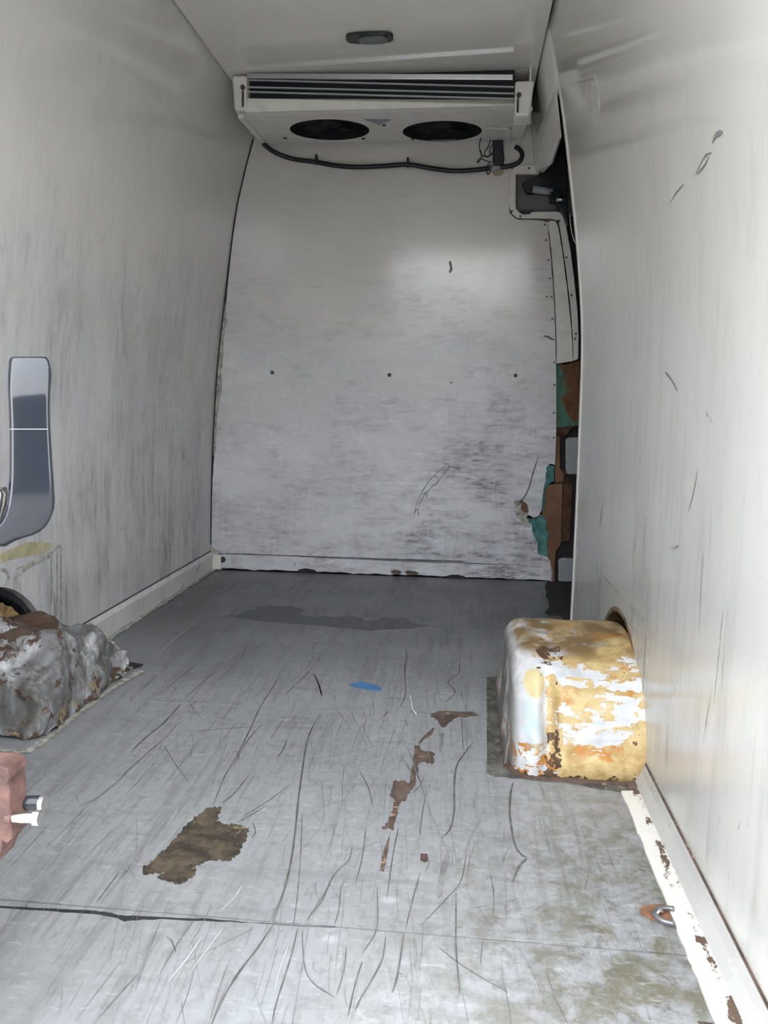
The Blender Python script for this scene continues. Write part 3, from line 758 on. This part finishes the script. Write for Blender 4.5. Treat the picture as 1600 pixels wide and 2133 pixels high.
S3 = [([(520,0),(528,50),(515,110),(520,250),(490,330)],2.2),([(820,80),(815,140),(755,190),(795,245),(735,310)],2.2),([(895,525),(830,610),(800,670),(790,780),(790,900),(770,1000),(720,1060)],4),
 ([(1120,745),(1105,800),(1098,900),(1110,1010),(1130,1100),(1165,1150),(1195,1165)],5),([(1195,1170),(1150,1215),(1115,1300)],6),([(970,720),(988,830)],2.2),([(225,1100),(205,1180),(150,1230),(100,1300),(60,1400),(0,1480)],2.6),
 ([(160,1310),(150,1450),(125,1540)],2),([(800,1340),(800,1500),(800,1650),(815,1850),(820,1930)],2.4),([(700,1660),(800,1740),(920,1820),(1100,1920)],2),([(410,1600),(390,1730),(330,1850),(270,1950),(235,2030)],3),
 ([(510,1590),(490,1730),(470,1840),(445,1920)],4),([(280,1740),(240,1870),(200,2050)],2.8),([(860,1120),(830,1290),(760,1380),(600,1550)],1.8),([(1300,1800),(1340,1910)],4),([(1340,1935),(1380,2000),(1420,2090)],2.6),([(260,680),(310,770),(340,880)],2),
 ([(360,540),(355,650)],2),([(520,1000),(530,1240)],2),([(5,140),(40,210),(55,270)],2.6),([(370,870),(260,918)],1.6),([(120,1310),(285,1296)],2),([(190,1660),(180,1780),(135,1940)],2.4),([(0,1845),(125,1945)],1.6),([(360,1320),(362,1550),(280,1700)],2),
 ([(800,980),(970,1050)],1.4),([(1330,900),(1350,1120)],1.6),([(1385,1410),(1382,1580)],1.5),([(990,1250),(1010,1370),(1005,1500)],1.6),([(600,1250),(560,1400),(520,1560)],2),([(650,760),(655,775)],7),([(830,390),(840,560)],4),([(860,400),(800,530)],2),
 ([(560,1600),(570,1770)],1.8),([(480,1900),(510,2080)],1.8),([(660,1830),(760,2080)],1.4),([(600,1900),(595,2090)],1.8),([(390,1990),(530,2010)],2),([(980,1080),(985,1240)],1.5),([(640,780),(600,1000),(610,1040)],1.6),([(480,1000),(450,1150),(415,1400)],2.4),
 ([(300,1000),(280,1160),(240,1320)],1.8),([(430,640),(320,780)],1.6),([(280,1290),(265,1440)],2.2)]
S4 = [([(545,405),(530,465)],1.6),([(1095,440),(1072,500),(1072,560),(1055,690)],2.4),([(1050,450),(1020,520)],1.8),([(840,545),(850,620),(845,720)],2.2),([(575,550),(510,630),(430,724)],2),([(620,575),(580,650)],2.2),([(490,690),(500,724)],2),
 ([(920,555),(1020,535)],1.2),([(880,570),(870,700)],1.2),([(980,600),(985,680)],1.2),([(120,600),(30,640)],1.4),([(70,660),(0,724)],1.6)]
dark_lines = [(c2(p), w) for p, w in S2] + [(c3(p), w) for p, w in S3]
soft_lines = [(c4(p), w) for p, w in S4] + [(c3([(760,1130),(735,1220),(720,1280),(705,1390)]), 13)]
rnd = random.Random(21)
def px(x, y):
    c = R.T @ (np.array([x, y, 0]) - CPOS); return (CX + F*c[0]/c[2], CY + F*c[1]/c[2])
for i in range(330):
    y = rnd.uniform(.8, 2.55)**1.0; x = rnd.gauss(-.28, .3)
    if x < -1.1 or x > .30 or (x > .03 and y > 1.45) or (x < -.88 and y > 1.45): continue
    L = rnd.uniform(.02, .16)*(1.6 if rnd.random() < .2 else 1); a = rnd.gauss(-.12 - .25*max(0, -.3-x), .22)
    if rnd.random() < .1: a += 1.3
    p = [px(x + math.sin(a)*L*t + rnd.uniform(-.003, .003), y + math.cos(a)*L*t) for t in (0, .5, 1)]
    if any(290 < q[0] < 530 and 1665 < q[1] < 1850 for q in p): continue
    (dark_lines if rnd.random() < .22 else soft_lines).append((p, rnd.uniform(.7, 1.7)))
for i in range(420):   # hairlines
    y = rnd.uniform(.8, 2.5); x = rnd.uniform(-1.0, .30)
    if (x > .03 and y > 1.45) or (x < -.88 and y > 1.45): continue
    L = rnd.uniform(.03, .22); a = rnd.gauss(-.10 - .2*max(0, -.3-x), .12)
    p = [px(x + math.sin(a)*L*t + rnd.uniform(-.002, .002), y + math.cos(a)*L*t) for t in (0, .35, .7, 1)]
    if any(290 < q[0] < 530 and 1665 < q[1] < 1850 for q in p): continue
    soft_lines.append((p, rnd.uniform(.5, .95)))
for i in range(170):   # nicks and crumbs
    y = rnd.uniform(.8, 2.4); x = rnd.uniform(-.95, .30)
    if (x > .05 and y > 1.45) or (x < -.85 and y > 1.45): continue
    L = rnd.uniform(.003, .012); a = rnd.uniform(0, 3.1)
    (dark_lines if rnd.random() < .5 else soft_lines).append(([px(x, y), px(x + math.cos(a)*L, y + math.sin(a)*L*.5)], rnd.uniform(2, 5)))
ribbons('scratches', dark_lines, M['scratch'], floor, PZ, (0, 0, .0010))
ribbons('faint_scratches', soft_lines, M['scratch_soft'], floor, PZ, (0, 0, .0009))
wl = [(c2([(600,1640),(520,1760),(410,1895)]),3),(c2([(830,1345),(790,1410),(700,1500)]),2.4),(c2([(720,1590),(640,1700),(520,1860)]),2),(c2([(670,1330),(655,1400)]),1.5),(c2([(1090,1700),(1050,1800),(1010,1960)]),2),
      (c3([(680,766),(770,766)]),2),(c3([(835,770),(820,840)]),1.6),(c3([(0,355),(300,352),(560,362)]),1.4),(c3([(900,1609),(1100,1625),(1500,1640)]),.8),(c3([(720,1790),(718,1920)]),2),
      (k6([(1440,660),(1270,800),(1110,950)]),1.6),(c2([(240,300),(480,315),(850,330)]),1.4)]
ribbons('pale_scratches', wl, M['scratch_white'], floor, PZ, (0, 0, .0010))

# ================================================================== WHEEL ARCHES
def arch(name, x_wall, x_in, yc, a, b_, mat, dents, seed, n_exp=2.5, ns=72, nt=46, rnd_r=.05, skew=None):
    sgn = 1 if x_in > x_wall else -1
    W = abs(x_in - x_wall)
    verts, faces = [], []
    def sup(c, e): return math.copysign(abs(c)**(2/e), c)
    # across: from the wall along the top to the inner edge, rounding over and down the inner face
    ts = []
    for j in range(nt):
        t = j/(nt-1)
        ts.append(t)
    for i in range(ns):
        th = math.pi*i/(ns-1)
        cy, sz = -sup(math.cos(th), n_exp), sup(math.sin(th), n_exp)
        for j in range(nt):
            t = ts[j]
            if t < .5:
                q = t/.5; wx = (W - rnd_r)*q; k = 1.0
            elif t < .7:
                an = (t-.5)/.2*math.pi/2
                wx = W - rnd_r + rnd_r*math.sin(an); k = 1 - (1-math.cos(an))*rnd_r/b_
            else:
                q = (t-.7)/.3; wx = W + .012*q; k = (1 - rnd_r/b_)*(1-q) + .0*q
            x = x_wall + sgn*wx; y = yc + cy*a*(k if t > .5 else 1); z = sz*b_*k
            if t >= .7: # inner face keeps its outline
                q = (t-.7)/.3; kk = 1 - rnd_r/b_
                y = yc + cy*a*kk*(1 + q*.10); z = sz*b_*kk*(1-q)
            p = Vector((x, y, max(z, 0)))
            if skew: p = skew(p)
            dz = Vector((0, 0, 0))
            for (c, r, v) in dents:
                dd = (((p.x-c[0])/r[0])**2 + ((p.y-c[1])/r[1])**2 + ((p.z-c[2])/r[2])**2)
                dz += Vector(v)*math.exp(-dd)
            nz = mnoise.noise_vector(p*14 + Vector((seed, 0, 0)))*(.006 if seed < 5 else .016) + mnoise.noise_vector(p*40 + Vector((0, seed, 0)))*(.0025 if seed < 5 else .006)
            if seed > 5:
                rg = abs(mnoise.noise(p*13 + Vector((2, 5, 1)))) + .5*abs(mnoise.noise(p*29 + Vector((7, 1, 3))))
                nz = nz + Vector((.45*sgn, 0, .7))*(min(rg, .55) - .25)*.045
            p = p + dz + nz*min(1, wx/.02)
            if p.z < .0: p.z = 0.0
            verts.append(p)
    for i in range(ns-1):
        for j in range(nt-1):
            q = i*nt + j; faces.append((q, q+1, q+nt+1, q+nt))
    return mesh_obj(name, verts, faces, mat, None, True)

# right arch
ra = empty('wheel_arch', (.25, 1.83, 0))
tag(ra, 'right wheel arch with flaking white, ochre and rust paint', 'wheel arch', 'wheel arches')
dents = [((.192,1.56,.12),(.016,.10,.10),(.004,.045,0)), ((.165,1.54,.08),(.02,.1,.05),(0,-.012,0)), ((.15,1.56,.17),(.03,.1,.05),(.012,.012,0)), ((.22,1.70,.235),(.03,.2,.03),(0,0,-.010)), ((.28,1.55,.03),(.1,.1,.02),(0,-.01,0))]
rb = [((.31,1.55,.045+.021*k),(.09,.2,.0065),(0,-.0045,0)) for k in range(8)]
body = arch('body', .40, .118, 1.832, .290, .238, M['arch_r'], dents + rb, 3.0, 2.6, 96, 60)
body.parent = ra; body.matrix_parent_inverse = Matrix.Translation(-ra.location)
def flange(name, x0, x1, yc, r0, r1, mat, parent, a0=4, a1=176, n=48):
    v, f = [], []
    for i in range(n+1):
        th = math.radians(a0 + (a1-a0)*i/n); c, s = -math.cos(th), math.sin(th)
        j = random.uniform(-.0015, .0015)
        for (x, r) in ((x0, r0), (x1, r0+j), (x1, r1+j), (x0, r1)): v.append((x, yc + c*r, s*r))
    for i in range(n):
        for k in range(4): f.append((4*i+k, 4*i+(k+1) % 4, 4*i+4+(k+1) % 4, 4*i+4+k))
    return mesh_obj(name, v, f, mat, parent)
flange('flange', .3905, .44, 1.865, .270, .284, M['rustd'], ra)
flange('rusty_lining', .44, .56, 1.865, .262, .27, M['rustd'], ra)
box('rusty_foot', (.350, 1.508, 0), (.372, 1.535, .010), M['worn2'], ra, .003)

# left arch: lower, crushed, its top caved in
la = empty('wheel_arch', (-1.05, 1.83, 0))
tag(la, 'crushed left wheel arch with grey-white flaking paint, beside the left wall', 'wheel arch', 'wheel arches')
dents = [((-1.07,1.74,.21),(.07,.04,.08),(0,.01,-.035)), ((-.97,1.62,.22),(.08,.08,.06),(0,0,-.06)), ((-1.00,1.82,.2),(.07,.09,.08),(-.01,0,-.05)), ((-.95,2.0,.1),(.05,.08,.08),(-.02,0,-.02)), ((-.95,1.66,.12),(.04,.05,.08),(.02,-.01,.0)), ((-.95,1.80,.10),(.05,.03,.08),(-.015,0,0)), ((-1.10,1.86,.2),(.08,.03,.06),(0,0,.02)), ((-1.02,1.93,.2),(.05,.02,.06),(0,0,.02))]
def lskew(p):
    if p.y > 1.70: p.z *= 1 - .52*min(1, (p.y-1.70)/.33)
    return p
body = arch('body', -1.158, -.952, 1.835, .262, .262, M['arch_l'], dents, 9.0, 2.5, 96, 60, .04, lskew)
body.parent = la; body.matrix_parent_inverse = Matrix.Translation(-la.location)
flange('flange', -1.20, -1.172, 1.70, .296, .312, M['dark'], la)
fl = flange('rusty_lining', -1.26, -1.176, 1.70, .245, .278, M['rust'], la, 20, 160, 90)
for v in fl.data.vertices:
    v.co += mnoise.noise_vector(v.co*32)*.014
def flap(name, pts, t, mat, parent):
    o = mesh_obj(name, pts, [tuple(range(len(pts)))], mat, parent)
    m = o.modifiers.new('solid', 'SOLIDIFY'); m.thickness = t
    return o
for i, (cxy, sz_) in enumerate([((-1.03,1.78),.035),((-.985,1.93),.04),((-1.05,1.95),.045),((-1.09,1.72),.04)]):
    rr = random.Random(30+i); n = 9; pts = []
    zz = {0:.165, 1:.115, 2:.135, 3:.19}[i]
    for k in range(n):
        an = 2*math.pi*k/n; q = sz_*rr.uniform(.6, 1.1)
        pts.append(Vector((cxy[0] + math.cos(an)*q*.7, cxy[1] + math.sin(an)*q, zz + .012*math.sin(an*2 + i))))
    # fan of triangles so the curl shows
    c = Vector((cxy[0], cxy[1], zz + .012))
    o = mesh_obj('paint_flake', [c] + pts, [(0, k+1, (k+1) % n + 1) for k in range(n)], M['arch_l'], la)
    m = o.modifiers.new('solid', 'SOLIDIFY'); m.thickness = .003

# ================================================================== EVAPORATOR UNIT
YF, YK = 2.90, 3.36
zt = CZ - .004
xl, xr_ = PY(481, 190, YF).x, PY(1112, 200, YF).x
zlip = PY(800, 214, YF).z; zlow = PY(800, 228, YF).z
zbk = PY(800, 294, YK).z
unit = empty('evaporator_unit', ((xl+xr_)/2, 3.15, zt))
tag(unit, 'white ceiling refrigeration evaporator with louvres and two fans', 'cooling unit')
xa, xb = PY(513, 190, YF).x, PY(1072, 190, YF).x
# housing: bottom tray sloping to the back
def under(y): return zlow + (zbk - zlow)*(y - YF)/(YK - YF)
tray_pts = [(xl+.03, YF, zlow), (xr_-.02, YF, zlow), (PY(1075,293,YK).x, YK, zbk), (PY(553,290,YK).x, YK, zbk),
            (xl+.03, YF, zlow+.012), (xr_-.02, YF, zlow+.012), (PY(1075,293,YK).x, YK, zbk+.012), (PY(553,290,YK).x, YK, zbk+.012)]
# tray with two real fan holes
fans = []
for (u, v) in [(687, 271), (921, 274)]:
    # hit the sloping underside
    y = 3.1
    for _ in range(20):
        p = PY(u, v, y); y += (p.z - under(y))*-2.0 if False else 0
        w = ray(u, v); s = (zbk - zlow)/(YK - YF)
        t = (zlow - s*YF - CAMZ)/(w[2] - s*w[1]); p = Vector(CPOS + w*t); break
    fans.append(p)
FR = .156
def tray_mesh():
    bm = bmesh.new()
    x0b, x1b = tray_pts[3][0], tray_pts[2][0]
    def edge_x(y, side):
        f = (y-YF)/(YK-YF)
        return (tray_pts[0][0]*(1-f) + x0b*f) if side < 0 else (tray_pts[1][0]*(1-f) + x1b*f)
    xm = (fans[0].x + fans[1].x)/2
    for fi, c in enumerate(fans):
        n = 48; ring = []; outer = []
        yc = c.y
        for k in range(n):
            a = 2*math.pi*k/n; dx, dy = math.cos(a), math.sin(a)
            ring.append((c.x + dx*FR, yc + dy*FR))
            # outer rectangle point in that direction
            ts = []
            if dy > 1e-6: ts.append((YK - yc)/dy)
            if dy < -1e-6: ts.append((YF - yc)/dy)
            if fi == 0:
                if dx > 1e-6: ts.append((xm - c.x)/dx)
                if dx < -1e-6: ts.append((edge_x(yc, -1) - c.x)/dx)
            else:
                if dx < -1e-6: ts.append((xm - c.x)/dx)
                if dx > 1e-6: ts.append((edge_x(yc, 1) - c.x)/dx)
            t = min(ts); outer.append([c.x + dx*t, yc + dy*t])
        # snap nearest directions to the corners
        for yy in (YF, YK):
            for side in (-1, 1):
                if (fi == 0) == (side == 1): cx_ = xm
                else: cx_ = edge_x(yy, side)
                kx = min(range(n), key=lambda k: (outer[k][0]-(xm if cx_ == xm else edge_x(yc, side)))**2 + (outer[k][1]-yy)**2)
                outer[kx] = [cx_, yy]
        rv = [bm.verts.new((x, y, under(y))) for x, y in ring]
        ov = [bm.verts.new((x, y, under(y))) for x, y in outer]
        for k in range(n):
            bm.faces.new((rv[k], rv[(k+1) % n], ov[(k+1) % n], ov[k]))
    return bm_obj('bottom_tray', tray_mesh_bm(bm), M['cap'], unit)
def tray_mesh_bm(bm):
    bmesh.ops.remove_doubles(bm, verts=bm.verts, dist=.0005); return bm
tray_mesh()
# upper housing behind the louvres (dark inside), side cheeks
box('coil_block', (xa, YF + .03, zlip + .004), (xb, YF + .05, zt), M['fin'], unit)
mesh_obj('housing_top', [(xl+.02,YF+.02,zt),(xr_-.02,YF+.02,zt),(tray_pts[2][0],YK+.035,zt),(tray_pts[3][0],YK+.035,zt),(tray_pts[2][0],YK+.035,zbk+.02),(tray_pts[3][0],YK+.035,zbk+.02)],
         [(0,1,2,3),(3,2,4,5)], M['cap'], unit)
for s, x0, x1 in ((-1, xl+.024, tray_pts[3][0]-.004), (1, xr_-.016, tray_pts[2][0]+.004)):
    o = hexa('side_cheek', [(x0,YF+.01,zlow-.002),(x0+.006,YF+.01,zlow-.002),(x1+.006,YK,zbk-.006),(x1,YK,zbk-.006),
                        (x0,YF+.01,zt),(x0+.006,YF+.01,zt),(x1+.006,YK,zt),(x1,YK,zt)], M['cap'], unit, .001)
    hexa('bottom_rail', [(x0-.006,YF+.02,zlow-.010),(x0+.016,YF+.02,zlow-.010),(x1+.016,YK,zbk-.010),(x1-.006,YK,zbk-.010),
                        (x0-.006,YF+.02,zlow+.004),(x0+.016,YF+.02,zlow+.004),(x1+.016,YK,zbk+.004),(x1-.006,YK,zbk+.004)], M['cap'], unit, .003)
# front lip below the louvres
lipb = hexa('front_lip', [(xa-.004,YF-.012,zlip-.022),(xb+.004,YF-.012,zlip-.026),(xb+.004,YF+.03,zlow),(xa-.004,YF+.03,zlow),
                  (xa-.004,YF-.006,PY(513,205,YF).z),(xb+.004,YF-.006,PY(1072,219,YF).z),(xb+.004,YF+.03,zlip+.01),(xa-.004,YF+.03,zlip+.01)], M['cap'], unit, .005)
# end caps
for u0, u1, v0, v1 in ((481, 513, 155, 228), (1074, 1111, 166, 240)):
    a, c = PY(u0, v0, YF-.02), PY(u1, v1, YF-.02)
    left = u0 < 800
    zz1 = min(zt, a.z); zz0 = c.z
    pts8 = [(a.x + (.010 if left else 0), YF-.018, zz0), (c.x - (0 if left else .012), YF-.018, zz0), (c.x, YF+.07, zz0-.004), (a.x, YF+.07, zz0-.004),
            (a.x, YF-.012, zz1), (c.x, YF-.012, zz1), (c.x, YF+.07, zz1), (a.x, YF+.07, zz1)]
    cap = hexa('end_cap', pts8, M['cap'], unit, .008)
    su, sv = (505, 181) if left else (1081, 197)
    disc('cap_screw', PY(su, sv, YF - .021), (0, 1, 0), .0085, .008, M['screw'], cap, 12)
    q = PY(su + (1 if left else -2), sv + 8, YF-.021); q2 = PY(su + (1 if left else -3), (v1 - 6), YF-.021)
    tube('moulded_slot', [q, q2], .004, M['screw'], cap, 6)
# slats
def slat(v0l, v0r, h, mat, name, ul=514, ur=1071, dy=0):
    A, Bq = PY(ul, v0l, YF + dy), PY(ur, v0r, YF + dy); hh = h*YF/F
    hexa(name, [A, Bq, Bq+Vector((0,.008,-.001)), A+Vector((0,.008,-.001)), A+Vector((0,0,hh)), Bq+Vector((0,0,hh)), Bq+Vector((0,.008,hh-.001)), A+Vector((0,.008,hh-.001))], mat, unit, .0008)
slat(163, 166, 9.5, M['alu'], 'top_bar', 514, 1068, -.012)
for vl, vr in ((166.5, 181.5), (181.5, 195), (191.5, 206)):
    slat(vl, vr, 2.0, M['slat'], 'louvre_slat')
# fans
for c in fans:
    s = (zbk - zlow)/(YK - YF); nrm = Vector((0, s, -1)).normalized()
    fan = disc('fan', c - nrm*.045, -nrm, FR*.98, .006, M['void'], unit, 40)
    e1 = Vector((1, 0, 0)); e2 = nrm.cross(e1)
    rg = [[c - nrm*hz + e1*math.cos(2*math.pi*k/48)*FR + e2*math.sin(2*math.pi*k/48)*FR for k in range(48)] for hz in (-.001, .05)]
    mesh_obj('shroud', rg[0] + rg[1], [(k, (k+1) % 48, 48+(k+1) % 48, 48+k) for k in range(48)], M['fanblade'], fan)
    disc('hub', c - nrm*.02, -nrm, .045, .024, M['fanblade'], fan, 20)
    e1 = Vector((1, 0, 0)); e2 = nrm.cross(e1)
    for k in range(5):
        a0 = 2*math.pi*k/5
        q = []
        for (r, da, hz) in ((.04, 0, .030), (.142, -.15, .030), (.142, .45, .018), (.04, .6, .018)):
            q.append(c - nrm*hz + e1*math.cos(a0+da)*r + e2*math.sin(a0+da)*r)
        b_ = mesh_obj('blade', q, [(0,1,2,3)], M['fanblade'], fan)
        sm = b_.modifiers.new('solid', 'SOLIDIFY'); sm.thickness = .002
    for r in (.06, .10, .143):
        tube('guard_ring', [c + nrm*.002 + e1*math.cos(2*math.pi*k/32)*r + e2*math.sin(2*math.pi*k/32)*r for k in range(33)], .0010, M['fanblade'], fan, 6)
def onU(u, v, off=.001):
    w = ray(u, v); s = (zbk - zlow)/(YK - YF); t = (zlow - s*YF - CAMZ)/(w[2] - s*w[1]); return Vector(CPOS + w*t) + Vector((0, 0, -off))
for (u, v) in [(594,287),(757,288),(860,289),(800,260),(1061,267)]:
    disc('tray_screw', onU(u, v, .003), (0, 0, 1), .008, .006, M['screw'], unit, 10)
prism('badge', [onU(760,248), onU(815,249), onU(797,256), onU(790,259), onU(783,256)], (0, 0, -.002), M['badge'], unit)
prism('tray_cover', [onU(1008,264), onU(1062,266), onU(1066,291), onU(1010,290)], (0, 0, -.004), M['cap'], unit, .001)

# drain hose under the unit
YH = B - .03
hose = empty('drain_hose', PY(800, 345, YH)); tag(hose, 'black rubber drain hose sagging along the bulkhead under the unit', 'hose')
hp = smooth_pts([PY(549,300,3.30), PY(572,317,3.35), PY(610,331,YH), PY(655,337,YH), PY(700,345,YH), PY(745,348,YH), PY(800,346,YH), PY(850,343,YH), PY(900,351,YH), PY(945,356,YH), PY(990,354,YH), PY(1030,349,YH), PY(1062,346,YH), PY(1082,337,YH-.01), PY(1088,322,YH-.03), PY(1082,311,YH-.05), PY(1074,306,YH-.06)], 6)
tube('hose', hp, .0095, M['black'], hose, 12)
for u, v in ((658, 336), (849, 342)):
    c = PY(u, v, YH)
    cl = tube('hose_clip', [c + Vector((0, math.cos(a)*.0125, math.sin(a)*.0125)) for a in np.linspace(0, 2*math.pi, 17)], .003, M['screw'], hose, 6)
    box('clip_tab', (c.x-.004, c.y, c.z+.008), (c.x+.005, B, c.z+.028), M['screw'], hose)
tube('hose_joint', [PY(1020, 351, YH), PY(1042, 348, YH)], .0125, M['greyplate'], hose, 12)

# wiring loom by the unit's right end
loom = empty('wiring_loom', PY(1030, 320, YH)); tag(loom, 'black connector and looped wires hanging at the right end of the unit', 'wiring')
prism('connector', [PY(u, v, YH-.02) for u, v in [(1026,290),(1048,290),(1049,312),(1051,330),(1048,343),(1030,344),(1026,330),(1029,312)]], (0, .03, 0), M['black'], loom, .003)
for k, p in enumerate([[(1004,285),(999,300),(1001,318),(1010,326),(1022,322),(1030,314)], [(1022,292),(1016,308),(1009,318),(1015,327),(1026,318),(1028,306)], [(1001,312),(1003,326),(998,337),(994,338),(1001,330),(1012,335),(1024,338)],
                      [(1018,340),(1013,352),(1016,363),(1021,358),(1023,344)], [(1028,300),(1020,310),(1022,322),(1030,320)], [(1012,282),(1020,276),(1026,286)]]):
    tube('wire', smooth_pts([PY(u, v, YH - .03 + .004*k) for u, v in p], 5), .0022, M['black'], loom, 6)
prism('foam_plug', bp(ragged([(1022,350),(1035,353),(1050,352),(1051,358),(1044,365),(1034,367),(1026,361)], 1, 3, 3), B - .003), (0, .003, 0), M['yellowfilm'], wall_front)

# ceiling lamp
lamp = empty('ceiling_lamp', PZ(770, 75, CZ)); tag(lamp, 'small dark oval lamp on the ceiling before the cooling unit', 'lamp')
def oval(c, hx, hy, n=32, e=3.2):
    out = []
    for k in range(n):
        a = 2*math.pi*k/n; ca, sa = math.cos(a), math.sin(a)
        out.append(c + Vector((math.copysign(abs(ca)**(2/e), ca)*hx, math.copysign(abs(sa)**(2/e), sa)*hy, 0)))
    return out
lc = PZ(770, 75, CZ - .002)
lw = (PZ(820, 75, CZ).x - PZ(721, 75, CZ).x)/2
ld = (PZ(770, 86, CZ).y - PZ(770, 66, CZ).y)/2
prism('bezel', oval(lc, lw, ld), (0, 0, -.010), M['blackgloss'], lamp, .003)
prism('lens', oval(lc + Vector((.012, 0, -.010)), lw*.62, ld*.72), (0, 0, -.006), M['lens'], lamp, .003)

# sticker on the right wall
st = prism('sticker', [onR(u, v) + Vector((-.0015, 0, 0)) for u, v in [(1240,153),(1248,200),(1250,228),(1244,250),(1239,270),(1234,240),(1229,200),(1234,175)]], (.001, 0, 0), M['sticker'], None)
tag(st, 'peeling pale sticker high on the right wall', 'sticker')

# ================================================================== LOOSE THINGS
tp_ = prism('tape_scrap', [PZ(u, v, .0035) for u, v in ragged(c3([(208,198),(285,184),(300,192),(360,206),(385,220),(380,230),(310,225),(255,215)]), .5, 3, 2)], (0, 0, -.0025), M['tape'], None)
tag(tp_, 'small torn scrap of blue tape on the floor', 'tape')
ww = tube('wire_scrap', smooth_pts([PZ(u, v, .004) for u, v in c3([(544,262),(552,300),(560,340),(572,358),(578,364)])], 4), .0018, M['whitewire'], None, 6)
tag(ww, 'short bent white wire lying on the floor beside the blue tape', 'wire')

# lashing ring half under the right lip
rc_ = PZ(1378, 1908, 0)
ring = empty('lashing_ring', rc_); tag(ring, 'steel lashing ring on a rusty plate by the right wall', 'lashing ring')
cen = PZ(1398, 1906, 0)
pl = [cen + Vector((math.cos(a)*.047, math.sin(a)*.022, .0012)) for a in np.linspace(0, 2*math.pi, 28)[:-1]]
pl = [p for p in pl if p.x < .334]
prism('base_plate', pl, (0, 0, .0015), M['rustbrown'], ring)
rp = [PZ(u, v, .010) for u, v in [(1404,1893),(1388,1891),(1373,1892),(1364,1898),(1364,1905),(1370,1911),(1384,1919),(1404,1924)]]
tube('ring', smooth_pts(rp, 5), .0036, M['dullsteel'], ring, 10)
tube('staple', smooth_pts([PZ(1370,1912,.003), PZ(1369,1902,.012), PZ(1374,1896,.014), PZ(1380,1900,.005)], 4), .003, M['steel'], ring, 8)

# ================================================================== REAR DOOR HARDWARE (door_1's free edge, left of view)
rd = empty('rear_door', (-.9, .68, -.04)); tag(rd, 'closed left rear door, only its glossy black handle and rusty red latch in view', 'door')
box('door_leaf', (-1.29, .66, -.04), (-.56, .70, 2.0), M['trim'], rd, .008)
hd = lt = rd
rows = [(743,24,96),(747,20,100),(753,18.5,102.5),(765,18,103),(785,17,102),(815,17,100.5),(850,18.5,100),(893,20,101),(930,20,103),(970,20,105),(1000,19,107),(1025,17,108),(1050,14,109),(1070,9,107.5),(1085,2,103),(1097,-8,95),(1107,-18,84),(1115,-28,68),(1121,-36,48),(1126,-42,34),(1132,-48,22),(1138,-52,12)]
def handle_mesh(rows, name, parent, mat, y0, bulge, thick):
    v, f = [], []; nc = 11
    for (vv, l, r) in rows:
        yb = y0 + (.012*max(0, (815-vv)/72)**1.5) + .012*max(0, (vv-1040)/100)**2
        for k in range(nc):
            t = k/(nc-1); u = l + (r-l)*t
            e = abs(2*t-1)**2.5
            v.append(PY(u, vv, yb + bulge*e))
    m_ = len(rows)
    for i in range(m_-1):
        for k in range(nc-1): f.append((i*nc+k, i*nc+k+1, (i+1)*nc+k+1, (i+1)*nc+k))
    o = mesh_obj(name, v, f, mat, parent, True)
    # make the front face look at the camera, thickness to the back
    if o.data.polygons[0].normal.y > 0: o.data.flip_normals()
    sm = o.modifiers.new('solid', 'SOLIDIFY'); sm.thickness = thick; sm.offset = -1
    return o
hd = handle_mesh(rows, 'handle', hd, M['handle'], .655, .0028, .012)
tube('parting_line', [PY(21, 894, .6572), PY(40, 894, .6553), PY(60, 894, .6549), PY(82, 894, .6553), PY(100, 894, .6572)], .00035, M['greyplate'], hd, 6)
hd['label'] = 'glossy black upright handle with curved foot'
rows2 = [(1020,-40,16),(1030,-44,17),(1050,-50,14),(1070,-52,8),(1090,-52,2),(1105,-52,-6)]
handle_mesh(rows2, 'pivot_boss', hd, M['steel'], .662, .010, .02)
tube('mounting_stub', [PY(-30, 1075, .668), PY(-60, 1075, .69)], .016, M['blackgloss'], hd, 14)
prism('mounting_plate', [PY(u, v, .690) for u, v in [(-290,1000),(-28,1000),(-28,1140),(-290,1140)]], (0, -.03, 0), M['blackgloss'], hd, .004)

YL = .645
lt = prism('latch', [PY(u, v, YL) for u, v in [(-260,1590),(2,1596),(16,1603),(20,1620),(15,1634),(19,1650),(20,1700),(25,1730),(24,1748),(14,1758),(4,1752),(2,1775),(-8,1800),(-60,1810),(-260,1810)]], (0, .030, 0), M['rustred'], lt, .005)
lt['label'] = 'rusty red latch with shiny bolt'
prism('edge_plate', [PY(u, v, YL + .006) for u, v in [(8,1625),(21,1628),(24,1660),(24,1755),(12,1758)]], (0, .02, 0), M['rustred'], lt, .003)
sl = tube('sleeve', [PY(22, 1672, YL+.028), PY(86, 1672, YL+.028)], .0068, M['blackgloss'], lt, 20)
disc('washer', PY(23, 1671, YL+.026), (1, .06, 0), .0105, .004, M['greyplate'], lt, 18)
disc('sleeve_end', PY(84, 1673, YL+.028), (1, .06, 0), .0075, .0045, M['steel'], lt, 18)
tube('bolt_shank', [PY(15, 1703, YL+.004), PY(72, 1703, YL+.004)], .0052, M['steel'], lt, 18)
tube('rusty_collar', [PY(14, 1703, YL+.004), PY(27, 1703, YL+.004)], .0057, M['rustred'], lt, 18)
disc('bolt_head', PY(70, 1703, YL+.004), (1, .06, 0), .0076, .0065, M['steel'], lt, 6, .0008)

bpy.context.view_layer.update()
